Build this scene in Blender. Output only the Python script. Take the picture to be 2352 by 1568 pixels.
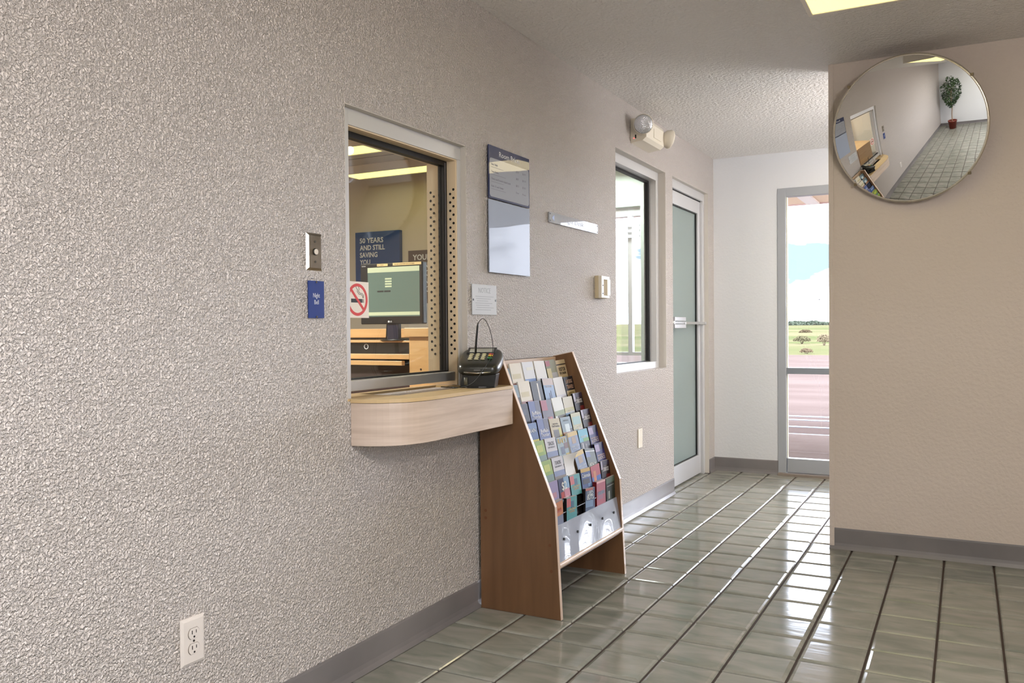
import bpy, bmesh, math, random
from mathutils import Matrix, Vector, noise as mnoise
random.seed(7)
PI = math.pi
scene = bpy.context.scene
COL = scene.collection
for o in list(bpy.data.objects):
    bpy.data.objects.remove(o)

# ------------------------------------------------------------------ camera
YAW, PITCH, ROLL = 0.4888, -0.0149, -0.0083
cy, sy, cp, sp = math.cos(YAW), math.sin(YAW), math.cos(PITCH), math.sin(PITCH)
fwd = Vector((-sy*cp, cy*cp, sp)); rgt = Vector((cy, sy, 0)); up = rgt.cross(fwd)
r2 = rgt*math.cos(ROLL) + up*math.sin(ROLL); u2 = -rgt*math.sin(ROLL) + up*math.cos(ROLL)
cam = bpy.data.objects.new('camera', bpy.data.cameras.new('camera'))
COL.objects.link(cam)
cam.matrix_world = Matrix(((r2.x, u2.x, -fwd.x, 1.7448), (r2.y, u2.y, -fwd.y, 0.0), (r2.z, u2.z, -fwd.z, 1.1238), (0, 0, 0, 1)))
cam.data.sensor_width = 36.0
cam.data.lens = 1959.8/2352*36
cam.data.clip_start = 0.02; cam.data.clip_end = 3000
scene.camera = cam

# ------------------------------------------------------------------ exposure
scene.view_settings.view_transform = 'Standard'
scene.view_settings.look = 'None'
scene.view_settings.exposure = 0.62
scene.view_settings.gamma = 1.0
scene.view_settings.use_curve_mapping = False
scene.cycles.max_bounces = 8
scene.cycles.use_adaptive_sampling = True
scene.cycles.adaptive_threshold = .02
scene.cycles.diffuse_bounces = 4
scene.cycles.glossy_bounces = 4
scene.cycles.transparent_max_bounces = 12
scene.cycles.sample_clamp_indirect = 8.0
scene.cycles.caustics_reflective = False
scene.cycles.caustics_refractive = False

# ------------------------------------------------------------------ sky
SKY_CLOUD, SKY_BLUE = 13.0, .85
world = bpy.data.worlds.new('sky'); scene.world = world; world.use_nodes = True
nt = world.node_tree; nt.nodes.clear()
def wn(t, **k):
    n = nt.nodes.new(t)
    for a, b in k.items(): setattr(n, a, b)
    return n
tc = wn('ShaderNodeTexCoord'); mp = wn('ShaderNodeMapping')
mp.inputs['Scale'].default_value = (1.0, 1.0, 3.2); mp.inputs['Location'].default_value = (2.2, 6.0, -0.054)
nz = wn('ShaderNodeTexNoise'); nz.inputs['Scale'].default_value = 3.4; nz.inputs['Detail'].default_value = 6; nz.inputs['Roughness'].default_value = .55
cr = wn('ShaderNodeValToRGB')
cr.color_ramp.elements[0].position = .40; cr.color_ramp.elements[1].position = .53
mx = wn('ShaderNodeMix', data_type='RGBA')
mx.inputs[6].default_value = (0.62*SKY_BLUE, 0.86*SKY_BLUE, 1.08*SKY_BLUE, 1)
mx.inputs[7].default_value = (SKY_CLOUD*.92, SKY_CLOUD*.98, SKY_CLOUD*1.14, 1)
bg = wn('ShaderNodeBackground'); wo = wn('ShaderNodeOutputWorld')
nt.links.new(tc.outputs['Generated'], mp.inputs['Vector']); nt.links.new(mp.outputs[0], nz.inputs['Vector'])
nt.links.new(nz.outputs[0], cr.inputs[0]); nt.links.new(cr.outputs[0], mx.inputs[0])
nt.links.new(mx.outputs[2], bg.inputs['Color']); bg.inputs['Strength'].default_value = 1.0
nt.links.new(bg.outputs[0], wo.inputs['Surface'])

# ------------------------------------------------------------------ sun (behind the building, lights the fields only)
sun = bpy.data.objects.new('sun', bpy.data.lights.new('sun', 'SUN')); COL.objects.link(sun)
sun.data.energy = 1.6; sun.data.angle = 0.02; sun.data.color = (1.0, .95, .86)
sun.rotation_euler = Vector((0.25, -0.75, 1.0)).to_track_quat('Z', 'Y').to_euler()

# ------------------------------------------------------------------ daylight at the glazing: portals only guide the sky's own light
def portal(name, loc, normal, sx, sz):
    L = bpy.data.objects.new(name, bpy.data.lights.new(name, 'AREA')); COL.objects.link(L)
    L.data.shape = 'RECTANGLE'; L.data.size = sx; L.data.size_y = sz
    L.data.cycles.is_portal = True
    L.location = loc; L.rotation_euler = Vector(normal).to_track_quat('-Z', 'Y').to_euler()
portal('front_portal', (1.4, 6.9, 1.1), (0, -1, 0), 1.9, 2.2)
portal('side_portal', (3.55, .3, 1.55), (-1, 0, 0), 1.7, 1.3)

# added fill lamps shining down, for brightness the seen fixtures do not give
WARM = (1.0, .96, .91)
def area_fill_light(name, loc, sx, sy_, power, col=WARM):
    L = bpy.data.objects.new(name, bpy.data.lights.new(name, 'AREA')); COL.objects.link(L)
    L.data.shape = 'RECTANGLE'; L.data.size = sx; L.data.size_y = sy_; L.data.energy = power; L.data.color = col
    L.location = loc
    return L
LOBBY_W = 62
area_fill_light('area_fill', (1.5, -0.6, 2.345), .5, 1.1, 26)  # added fill over the rear of the lobby, behind the camera
def point_fill_light(loc, power, col, r=.12):  # bare point lamp for added fill, no fixture modelled
    L = bpy.data.objects.new('globe_glow', bpy.data.lights.new('globe_glow', 'POINT')); COL.objects.link(L)
    L.data.energy = power; L.data.color = col; L.data.shadow_soft_size = r; L.location = loc
point_fill_light((2.9, .9, 2.12), 48, WARM)  # added lobby fill, out of view and without a fixture
point_fill_light((2.02, 5.30, 1.95), 34, (1, .98, .97), .32)  # added vestibule fill, hidden behind the partition, no fixture
area_fill_light('area_fill', (-2.2, 2.6, 2.345), 1.1, .3, 85)  # added fill from the unseen near part of the office

# ------------------------------------------------------------------ materials
MATS = {}
def lin(c):
    return tuple((x/255/12.92 if x/255 <= .04045 else ((x/255+.055)/1.055)**2.4) for x in c)
def mat(name, rgb, rough=.5, metal=0.0, spec=.5, coat=0.0, coat_rough=.03, emit=None, estr=0.0):
    if name in MATS: return MATS[name]
    m = bpy.data.materials.new(name); m.use_nodes = True
    b = m.node_tree.nodes['Principled BSDF']
    b.inputs['Base Color'].default_value = (*lin(rgb), 1)
    b.inputs['Roughness'].default_value = rough; b.inputs['Metallic'].default_value = metal
    b.inputs['Specular IOR Level'].default_value = spec
    b.inputs['Coat Weight'].default_value = coat; b.inputs['Coat Roughness'].default_value = coat_rough
    if emit:
        b.inputs['Emission Color'].default_value = (*emit, 1); b.inputs['Emission Strength'].default_value = estr
    MATS[name] = m
    return m
def nodes(m): return m.node_tree, m.node_tree.nodes['Principled BSDF']
def add_noise(m, c1, c2, scale=(1, 1, 1), nscale=5, detail=4, lo=.35, hi=.65, coord='Object', rough=None, bump=0, bdist=.001, dist=0):
    """mottle between two colours, optional bump from the same noise"""
    t, b = nodes(m)
    g = t.nodes.new('ShaderNodeNewGeometry') if coord == 'World' else t.nodes.new('ShaderNodeTexCoord')
    src = g.outputs['Position'] if coord == 'World' else g.outputs[coord]
    mp = t.nodes.new('ShaderNodeMapping'); mp.inputs['Scale'].default_value = scale
    n = t.nodes.new('ShaderNodeTexNoise'); n.inputs['Scale'].default_value = nscale; n.inputs['Detail'].default_value = detail
    n.inputs['Distortion'].default_value = dist
    r = t.nodes.new('ShaderNodeValToRGB')
    r.color_ramp.elements[0].position = lo; r.color_ramp.elements[1].position = hi
    r.color_ramp.elements[0].color = (*lin(c1), 1); r.color_ramp.elements[1].color = (*lin(c2), 1)
    t.links.new(src, mp.inputs[0]); t.links.new(mp.outputs[0], n.inputs['Vector'])
    t.links.new(n.outputs[0], r.inputs[0]); t.links.new(r.outputs[0], b.inputs['Base Color'])
    if bump:
        bp = t.nodes.new('ShaderNodeBump'); bp.inputs['Strength'].default_value = bump; bp.inputs['Distance'].default_value = bdist
        t.links.new(n.outputs[0], bp.inputs['Height']); t.links.new(bp.outputs[0], b.inputs['Normal'])
    return m
def orange_peel(m, nscale, strength, dist, nscale2=None):
    t, b = nodes(m)
    g = t.nodes.new('ShaderNodeNewGeometry')
    n = t.nodes.new('ShaderNodeTexNoise'); n.inputs['Scale'].default_value = nscale; n.inputs['Detail'].default_value = 2.5; n.inputs['Roughness'].default_value = .55
    r = t.nodes.new('ShaderNodeMapRange'); r.inputs[1].default_value = .38; r.inputs[2].default_value = .60; r.interpolation_type = 'SMOOTHSTEP'
    bp = t.nodes.new('ShaderNodeBump'); bp.inputs['Strength'].default_value = strength; bp.inputs['Distance'].default_value = dist
    v = t.nodes.new('ShaderNodeTexVoronoi'); v.inputs['Scale'].default_value = nscale*.95; v.feature = 'F1'
    ad = t.nodes.new('ShaderNodeMath'); ad.operation = 'MULTIPLY_ADD'; ad.inputs[1].default_value = -.9
    t.links.new(g.outputs['Position'], n.inputs['Vector']); t.links.new(n.outputs[0], r.inputs[0]); t.links.new(g.outputs['Position'], v.inputs['Vector'])
    t.links.new(v.outputs['Distance'], ad.inputs[0]); t.links.new(r.outputs[0], ad.inputs[2])
    t.links.new(ad.outputs[0], bp.inputs['Height']); t.links.new(bp.outputs[0], b.inputs['Normal'])
    return m
PAINT = orange_peel(mat('wall_paint', (232, 223, 218), .30, spec=.5), 132, 1.0, .0066)
PAINT_R = orange_peel(mat('partition_paint', (214, 201, 190), .5, spec=.35), 60, .35, .002)
PAINT_END = orange_peel(mat('end_wall_paint', (222, 224, 228), .55, spec=.3), 60, .15, .002)
CEIL = orange_peel(mat('ceiling_paint', (232, 229, 226), .5, spec=.4), 55, .75, .004)
BASEB = add_noise(mat('vinyl_baseboard', (122, 117, 117), .3, spec=.6), (112, 108, 109), (132, 127, 127), nscale=2.0)
ALU = mat('satin_aluminium', (196, 196, 196), .38, metal=.75)
ALUW = mat('pale_aluminium', (212, 212, 214), .4, metal=.35)
ALU_D = mat('jamb_aluminium', (230, 210, 178), .45)
BLACK = mat('black_gasket', (12, 12, 14), .5)
BLACKP = mat('black_plastic', (22, 22, 23), .32, spec=.5)
WHITE = mat('white_plastic', (226, 218, 212), .35)
BEIGE = mat('beige_plastic', (230, 222, 206), .42)
DARKHOLE = mat('dark_slot', (14, 12, 11), .8)
CHROME = mat('chrome', (225, 225, 225), .12, metal=1)
STEEL = add_noise(mat('brushed_steel', (150, 140, 128), .3, metal=1), (140, 132, 120), (176, 168, 156), scale=(1, 1, 30), nscale=10)
SCREW = mat('screw_metal', (120, 118, 115), .3, metal=1)

def wood(name, c1, c2, rough=.38, scale=(30, 30, 1.2), nscale=1.6, coat=.2):
    m = mat(name, c1, rough, coat=coat, coat_rough=.25)
    return add_noise(m, c1, c2, scale=scale, nscale=nscale, detail=6, lo=.3, hi=.7, dist=.3)
RACKW = wood('rack_wood', (104, 74, 50), (122, 88, 60), scale=(14, 14, 1.0))
RACKE = mat('rack_edge_wood', (222, 196, 176), .4, coat=.3)
SHELFW = wood('shelf_laminate', (196, 176, 160), (222, 204, 190), scale=(2, 2, 34), nscale=1.6)
SHELFT = wood('shelf_top_laminate', (206, 178, 132), (216, 188, 144), scale=(8, 8, 1), coat=.35)
DESKW = wood('desk_maple', (206, 162, 108), (218, 178, 124), scale=(2, 2, 20))

def glass(name, tint=(1, 1, 1), ior=1.5, boost=1.0, rough=0.0):
    if name in MATS: return MATS[name]
    m = bpy.data.materials.new(name); m.use_nodes = True; t = m.node_tree; t.nodes.clear()
    tr = t.nodes.new('ShaderNodeBsdfTransparent'); tr.inputs[0].default_value = (*tint, 1)
    gl = t.nodes.new('ShaderNodeBsdfGlossy'); gl.inputs['Roughness'].default_value = rough
    fr = t.nodes.new('ShaderNodeFresnel'); fr.inputs[0].default_value = ior
    mu = t.nodes.new('ShaderNodeMath'); mu.operation = 'MULTIPLY'; mu.inputs[1].default_value = boost; mu.use_clamp = True
    mixn = t.nodes.new('ShaderNodeMixShader'); out = t.nodes.new('ShaderNodeOutputMaterial')
    ge = t.nodes.new('ShaderNodeNewGeometry'); mi = t.nodes.new('ShaderNodeMix'); mi.data_type = 'FLOAT'
    mi.inputs[2].default_value = ior; mi.inputs[3].default_value = 1/ior
    t.links.new(ge.outputs['Backfacing'], mi.inputs[0]); t.links.new(mi.outputs[0], fr.inputs[0])
    t.links.new(fr.outputs[0], mu.inputs[0]); t.links.new(mu.outputs[0], mixn.inputs[0])
    t.links.new(tr.outputs[0], mixn.inputs[1]); t.links.new(gl.outputs[0], mixn.inputs[2]); t.links.new(mixn.outputs[0], out.inputs[0])
    MATS[name] = m
    return m
GLASS = glass('clear_glass', (.96, .98, .97))
GLASS_E = glass('entry_glass', (.99, .99, .99), boost=.6)
ACRYL = glass('clear_acrylic', (.93, .95, .97), 1.5, 1.6)

# ------------------------------------------------------------------ mesh builder
class MB:
    def __init__(s): s.v = []; s.f = []; s.sm = []
    def add(s, vs, fs, smooth=False):
        b = len(s.v); s.v += [tuple(v) for v in vs]
        for f in fs: s.f.append(tuple(b+i for i in f)); s.sm.append(smooth)
        return s
    def box(s, lo, hi):
        (x0, y0, z0), (x1, y1, z1) = lo, hi
        return s.add([(x0,y0,z0),(x1,y0,z0),(x1,y1,z0),(x0,y1,z0),(x0,y0,z1),(x1,y0,z1),(x1,y1,z1),(x0,y1,z1)],
                     [(0,3,2,1),(4,5,6,7),(0,1,5,4),(1,2,6,5),(2,3,7,6),(3,0,4,7)])
    def prism(s, poly, axis, a, b, smooth=False):
        """poly: 2-D outline in the two other axes (x,y order), counter-clockwise"""
        def P(p, t):
            return (t, p[0], p[1]) if axis == 0 else (p[0], t, p[1]) if axis == 1 else (p[0], p[1], t)
        n = len(poly); vs = [P(p, a) for p in poly] + [P(p, b) for p in poly]
        s.add(vs, [tuple(range(n))[::-1], tuple(range(n, 2*n))])
        base = len(s.v) - 2*n
        for i in range(n):
            j = (i+1) % n
            s.f.append((base+i, base+j, base+n+j, base+n+i)); s.sm.append(smooth)
        return s
    def cyl(s, c, r, h, axis=2, n=20, r2=None, smooth=True):
        r2 = r if r2 is None else r2
        def P(a, rr, t):
            u, w = rr*math.cos(a), rr*math.sin(a)
            q = (t, u, w) if axis == 0 else (u, t, w) if axis == 1 else (u, w, t)
            return (c[0]+q[0], c[1]+q[1], c[2]+q[2])
        vs = [P(2*PI*i/n, r, 0) for i in range(n)] + [P(2*PI*i/n, r2, h) for i in range(n)]
        b = len(s.v)
        s.add(vs, [tuple(range(n))[::-1], tuple(range(n, 2*n))])
        for i in range(n):
            j = (i+1) % n; s.f.append((b+i, b+j, b+n+j, b+n+i)); s.sm.append(smooth)
        return s
    def ellip(s, c, r, nu=20, nv=12):
        vs = []; fs = []
        for j in range(nv+1):
            t = PI*j/nv
            for i in range(nu):
                a = 2*PI*i/nu
                vs.append((c[0]+r[0]*math.sin(t)*math.cos(a), c[1]+r[1]*math.sin(t)*math.sin(a), c[2]+r[2]*math.cos(t)))
        for j in range(nv):
            for i in range(nu):
                k = (i+1) % nu; fs.append((j*nu+i, (j+1)*nu+i, (j+1)*nu+k, j*nu+k))
        return s.add(vs, fs, True)
    def lathe(s, prof, c=(0, 0, 0), n=32):
        """prof: [(r,z)...] about the z axis"""
        vs = []; fs = []
        for r, z in prof:
            for i in range(n):
                a = 2*PI*i/n; vs.append((c[0]+r*math.cos(a), c[1]+r*math.sin(a), c[2]+z))
        for j in range(len(prof)-1):
            for i in range(n):
                k = (i+1) % n; fs.append((j*n+i, j*n+k, (j+1)*n+k, (j+1)*n+i))
        return s.add(vs, fs, True)
    def tube(s, pts, r, n=8, taper=None):
        P = [Vector(p) for p in pts]; vs = []; fs = []
        prev = None
        for i, p in enumerate(P):
            d = (P[min(i+1, len(P)-1)] - P[max(i-1, 0)]).normalized()
            if prev is None:
                a = Vector((0, 0, 1)) if abs(d.z) < .9 else Vector((1, 0, 0)); x = d.cross(a).normalized()
            else:
                x = (prev - d*prev.dot(d)).normalized()
            prev = x; y = d.cross(x)
            rr = r if taper is None else r*(taper[i] if isinstance(taper, (list, tuple)) else 1)
            for k in range(n):
                an = 2*PI*k/n; vs.append(p + x*rr*math.cos(an) + y*rr*math.sin(an))
        for i in range(len(P)-1):
            for k in range(n):
                q = (k+1) % n; fs.append((i*n+k, i*n+q, (i+1)*n+q, (i+1)*n+k))
        s.add(vs, fs, True); b = len(s.v)-len(vs)
        s.f.append(tuple(b+k for k in range(n))[::-1]); s.sm.append(False)
        s.f.append(tuple(b+(len(P)-1)*n+k for k in range(n))); s.sm.append(False)
        return s
    def mesh(s, name, m, off=(0, 0, 0)):
        me = bpy.data.meshes.new(name)
        me.from_pydata([(v[0]-off[0], v[1]-off[1], v[2]-off[2]) for v in s.v], [], s.f)
        me.polygons.foreach_set('use_smooth', s.sm)
        bm = bmesh.new(); bm.from_mesh(me); bmesh.ops.recalc_face_normals(bm, faces=bm.faces[:]); bm.to_mesh(me); bm.free()
        for q in (m if isinstance(m, (list, tuple)) else [m]): me.materials.append(q)
        me.update()
        return me

def root_loc(p):
    return Vector(p.get('_o', (0, 0, 0))) if p else Vector((0, 0, 0))
def tag(o, label=None, cat=None, group=None, kind=None):
    if label: o['label'] = label
    if cat: o['category'] = cat
    if group: o['group'] = group
    if kind: o['kind'] = kind
    return o
ORG = {}
def thing(name, label, cat, loc=(0, 0, 0), group=None, kind=None, matrix=None):
    o = bpy.data.objects.new(name, None); COL.objects.link(o); o.empty_display_size = .05
    if matrix is not None: o.matrix_world = matrix; ORG[o] = Vector((0, 0, 0))
    else: o.location = loc; ORG[o] = Vector(loc)
    return tag(o, label, cat, group, kind)
def part(name, mb, m, parent=None, bevel=0, seg=2, label=None, kind=None):
    off = ORG[parent] if parent else Vector((0, 0, 0))
    o = bpy.data.objects.new(name, mb.mesh(name, m, off)); COL.objects.link(o)
    if parent: o.parent = parent; ORG[o] = ORG[parent]
    else: ORG[o] = Vector((0, 0, 0))
    if bevel:
        b = o.modifiers.new('bevel', 'BEVEL'); b.width = bevel; b.segments = seg; b.limit_method = 'ANGLE'; b.angle_limit = .6
    if label: o['label'] = label
    if kind: o['kind'] = kind
    return o
def struct(name, mb, m, label=None, cat=None, parent=None, bevel=0):
    o = part(name, mb, m, parent, bevel)
    if parent is None: o['kind'] = 'structure'
    if label: o['label'] = label
    if cat: o['category'] = cat
    return o
def text(s, m, parent, width=None, height=None, at=(0, 0, 0), align='LEFT', bold=0.0, depth=.0003, name='lettering', xf=None, squeeze=None):
    """flat lettering in the parent's local frame (X right, Y up, Z out); at = lower left / centre / right of the line"""
    cu = bpy.data.curves.new('t', 'FONT'); cu.body = s; cu.size = 1; cu.resolution_u = 2; cu.offset = bold; cu.extrude = .001
    tmp = bpy.data.objects.new('t', cu); COL.objects.link(tmp)
    me = bpy.data.meshes.new_from_object(tmp); bpy.data.objects.remove(tmp); bpy.data.curves.remove(cu)
    xs = [v.co.x for v in me.vertices]; ys = [v.co.y for v in me.vertices]
    w, h = max(xs)-min(xs), .7
    k = height/h if height else width/w
    kx = k if not (width and height) else width/w
    ax = {'LEFT': min(xs), 'CENTER': (min(xs)+max(xs))/2, 'RIGHT': max(xs)}[align]
    for v in me.vertices:
        p = Vector(((v.co.x-ax)*kx + at[0], v.co.y*k + at[1], (.0 if v.co.z < 0 else depth) + at[2]))
        v.co = xf @ p if xf is not None else p
    me.materials.clear(); me.materials.append(m)
    o = bpy.data.objects.new(name, me); COL.objects.link(o); o.parent = parent; ORG[o] = ORG.get(parent, Vector((0, 0, 0)))
    return o
def wall_frame(loc, X=(0, 1, 0), Y=(0, 0, 1)):
    """local X right, Y up, Z out of the wall"""
    X = Vector(X).normalized(); Y = Vector(Y).normalized(); Z = X.cross(Y)
    return Matrix(((X.x, Y.x, Z.x, loc[0]), (X.y, Y.y, Z.y, loc[1]), (X.z, Y.z, Z.z, loc[2]), (0, 0, 0, 1)))
def dup(root, loc):
    c = root.copy(); COL.objects.link(c); c.location = loc; ORG[c] = Vector(loc)
    for ch in root.children:
        d = ch.copy(); COL.objects.link(d); d.parent = c
        for g in ch.children:
            e = g.copy(); COL.objects.link(e); e.parent = d
    return c

# =================================================================== SHELL
H = 2.436; YB = -2.33; YM = 4.562; YE = 6.66; XR = 3.4; XV = 2.45; TW = .15
W1 = (2.157, 2.906, .895, 1.848)      # service window opening y0 y1 z0 z1
W2 = (4.54, 5.45, .86, 2.145)
D1 = (5.60, 6.50, 0.0, 2.146)
def wall_with_holes(x0, x1, y0, y1, holes):
    mb = MB(); ys = sorted({y0, y1, *[h[0] for h in holes], *[h[1] for h in holes]})
    for a, b in zip(ys[:-1], ys[1:]):
        hh = [h for h in holes if h[0] <= a and h[1] >= b]
        if not hh: mb.box((x0, a, 0), (x1, b, H)); continue
        h = hh[0]
        if h[2] > 0: mb.box((x0, a, 0), (x1, b, h[2]))
        mb.box((x0, a, h[3]), (x1, b, H))
    return mb
def welded(o, d=1e-5):
    bm = bmesh.new(); bm.from_mesh(o.data)
    bmesh.ops.remove_doubles(bm, verts=bm.verts[:], dist=d)
    # drop inner doubled faces
    seen = {}
    for f in list(bm.faces):
        k = tuple(sorted(v.index for v in f.verts)); seen.setdefault(k, []).append(f)
    kill = [f for fs in seen.values() if len(fs) > 1 for f in fs]
    if kill: bmesh.ops.delete(bm, geom=kill, context='FACES_ONLY')
    bmesh.ops.recalc_face_normals(bm, faces=bm.faces[:]); bm.to_mesh(o.data); bm.free()
welded(struct('wall_left', wall_with_holes(-TW, 0, YB-.15, YE, [W1, W2, D1]), PAINT,
       'long wall with coarse orange-peel plaster, pierced by the service window', 'wall'))
struct('wall_rear', MB().box((-TW, YB-.15, 0), (XR+.15, YB, H)), PAINT_END, 'plain white wall behind the potted tree, seen in the mirror', 'wall')
mb = MB(); mb.box((XR, YB, 0), (XR+.15, -.5, H)); mb.box((XR, 2.9, 0), (XR+.15, YM, H)); mb.box((XR, -.5, 0), (XR+.15, 2.9, .95)); mb.box((XR, -.5, 2.15), (XR+.15, 2.9, H)); mb.box((XR, 1.1, .95), (XR+.15, 2.9, 2.15))
struct('wall_right', mb, PAINT_R, 'lobby wall opposite the service window', 'wall')
struct('wall_partition', MB().box((1.148, YM, 0), (XR+.15, YM+.12, H)), PAINT_R, 'smooth beige wall that carries the round mirror', 'wall')
struct('wall_vestibule', MB().box((XV, YM+.12, 0), (XV+.12, YE, H)), PAINT_END, 'vestibule side wall behind the partition', 'wall')
struct('trim_1', MB().box((1.135, YM-.006, .0), (1.158, YM+.126, H)), PAINT_R, 'narrow corner strip at the left edge of the beige partition wall', 'trim')
# end wall with the storefront opening
mb = MB(); mb.box((-TW, YE, 0), (.487, YE+.15, H)); mb.box((.487, YE, 2.165), (XV+.12, YE+.15, H)); mb.box((2.36, YE, 0), (XV+.12, YE+.15, 2.165))
struct('wall_end', mb, PAINT_END, 'short pale wall at the far end beside the glass entry', 'wall')
struct('ceiling', MB().box((-TW, YB-.15, H), (XR+.15, YE+.15, H+.12)), CEIL, 'stippled white ceiling', 'ceiling')
struct('roof', MB().box((-5.2, YB-.3, H+.14), (XR+.3, YE+.16, H+.3)), PAINT_END, 'unseen roof slab added to block the sun', 'roof')  # unseen slab added to keep the sun out of the rooms

# smooth plaster returns inside the openings
REV = mat('reveal_paint', (214, 208, 200), .55, spec=.3)
def reveal(n_, y0_, y1_, z0_, z1_, xi, label):
    mb = MB(); mb.box((xi, y1_-.0025, z0_), (-.0005, y1_+.001, z1_)); mb.box((xi, y0_-.001, z0_), (-.0005, y0_+.0025, z1_)); mb.box((xi, y0_, z1_-.0025), (-.0005, y1_, z1_+.001))
    struct('trim_%d' % n_, mb, REV, label, 'trim')
reveal(4, *W1, -.0245, 'smooth plaster returns round the service window')
reveal(5, *W2, -.0495, 'smooth plaster returns round the far window')
reveal(6, D1[0], D1[1], D1[2], D1[3], -.0295, 'smooth plaster returns round the frosted door')

# ------------------------------------------------------------------ floor and its tiles
TP = .2065; GX, GY = .0013, .0899
fl = struct('floor', MB().box((-4.4, YB-.15, -.12), (XR+.15, YE+.15, -.0075)), mat('grout', (70, 56, 50), .85), 'floor of glazed green-grey square tiles with dark grout', 'floor')
TILE = mat('tile_glaze', (128, 134, 112), .11, spec=.5)
t, b = nodes(TILE)
g = t.nodes.new('ShaderNodeNewGeometry'); mp = t.nodes.new('ShaderNodeMapping'); mp.inputs['Scale'].default_value = (.55, 1.6, 1)
n1 = t.nodes.new('ShaderNodeTexNoise'); n1.inputs['Scale'].default_value = 9; n1.inputs['Detail'].default_value = 4; n1.inputs['Distortion'].default_value = .6
rp = t.nodes.new('ShaderNodeValToRGB'); rp.color_ramp.elements[0].position = .32; rp.color_ramp.elements[1].position = .68
rp.color_ramp.elements[0].color = (*lin((130, 133, 124)), 1); rp.color_ramp.elements[1].color = (*lin((158, 156, 148)), 1)
oi = t.nodes.new('ShaderNodeObjectInfo'); hs = t.nodes.new('ShaderNodeHueSaturation')
mr = t.nodes.new('ShaderNodeMapRange'); mr.inputs[3].default_value = .93; mr.inputs[4].default_value = 1.07
n2 = t.nodes.new('ShaderNodeTexNoise'); n2.inputs['Scale'].default_value = 14; n2.inputs['Detail'].default_value = 1.5
bp = t.nodes.new('ShaderNodeBump'); bp.inputs['Strength'].default_value = .2; bp.inputs['Distance'].default_value = .002
t.links.new(g.outputs['Position'], mp.inputs[0]); t.links.new(mp.outputs[0], n1.inputs['Vector']); t.links.new(mp.outputs[0], n2.inputs['Vector'])
t.links.new(n1.outputs[0], rp.inputs[0]); t.links.new(rp.outputs[0], hs.inputs['Color']); t.links.new(oi.outputs['Random'], mr.inputs[0])
t.links.new(mr.outputs[0], hs.inputs['Value']); t.links.new(hs.outputs[0], b.inputs['Base Color'])
t.links.new(n2.outputs[0], bp.inputs['Height']); t.links.new(bp.outputs[0], b.inputs['Normal'])
def tile_geo(cx=0, cy_=0):
    h = TP/2 - .0040; rings = [(h, -.008), (h, -.0052), (h-.004, -.0019), (h-.0125, 0)]
    vs = [(cx+sx*r, cy_+sy_*r, z) for r, z in rings for sx, sy_ in ((-1,-1),(1,-1),(1,1),(-1,1))]
    fs = [(k*4+i, k*4+(i+1)%4, (k+1)*4+(i+1)%4, (k+1)*4+i) for k in range(3) for i in range(4)] + [(12,13,14,15)]
    return vs, fs
tile_me = MB().add(*tile_geo()).mesh('tile', TILE)
cells = []
def seen(x, y):
    d = Vector((x-1.7448, y, -1.1238)); z = d.dot(fwd)
    if z < .3: return None
    px, py = 1176+1959.8*d.dot(r2)/z, 784-1959.8*d.dot(u2)/z
    if px < -60 or px > 2412 or py > 1660: return None
    if y > YM+.1:  # hidden behind the partition?
        xi = 1.7448 + (x-1.7448)*YM/y
        if xi > 1.2 or x > 1.5: return None
    return z
for i in range(0, 17):
    for j in range(-12, 33):
        x, y = GX+TP*(i+.5), GY+TP*(j+.5)
        if y > YM+.1 and x > XV: continue
        cells.append((seen(x, y), x, y))
for j in range(26, 31): cells.append((None, GX-TP*.5, GY+TP*(j+.5)))
vis = sorted([c for c in cells if c[0] is not None])[:300]
visset = {(c[1], c[2]) for c in vis}
for z, x, y in vis:
    o = bpy.data.objects.new('tile', tile_me); COL.objects.link(o); o.parent = fl; o.location = (x, y, random.uniform(-.0004, .0004))
    o.rotation_euler = (random.gauss(0, .0016), random.gauss(0, .0016), 0)
mb = MB()
for z, x, y in cells:
    if (x, y) not in visset: mb.add(*tile_geo(x, y))
part('outer_tiles', mb, TILE, fl, kind='stuff')

# ------------------------------------------------------------------ baseboards (coved vinyl)
COVE = [(0, 0), (.014, 0), (.006, .016), (.0035, .03), (.0035, .098), (.002, .106), (0, .106)]
def base_y(name, x, y0, y1, sgn, label):      # runs along y on the plane x
    struct(name, MB().prism([(x+sgn*p[0], p[1]) for p in COVE], 1, y0, y1), BASEB, label, 'baseboard')
def base_x(name, y, x0, x1, sgn, label):
    struct(name, MB().prism([(y+sgn*p[0], p[1]) for p in COVE], 0, x0, x1), BASEB, label, 'baseboard')
base_y('baseboard_left', 0, YB, D1[0], 1, 'grey vinyl baseboard under the plastered wall')
base_y('baseboard_corner', 0, D1[1]+.0, YE, 1, 'short grey baseboard piece beside the frosted door')
base_x('baseboard_end', YE, 0, .487, -1, 'grey baseboard on the far wall beside the glass entry')
base_x('baseboard_partition', YM, 1.135, XR, -1, 'grey vinyl baseboard under the round mirror')
base_x('baseboard_rear', YB, 0, XR, 1, 'grey baseboard behind the potted tree')

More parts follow.
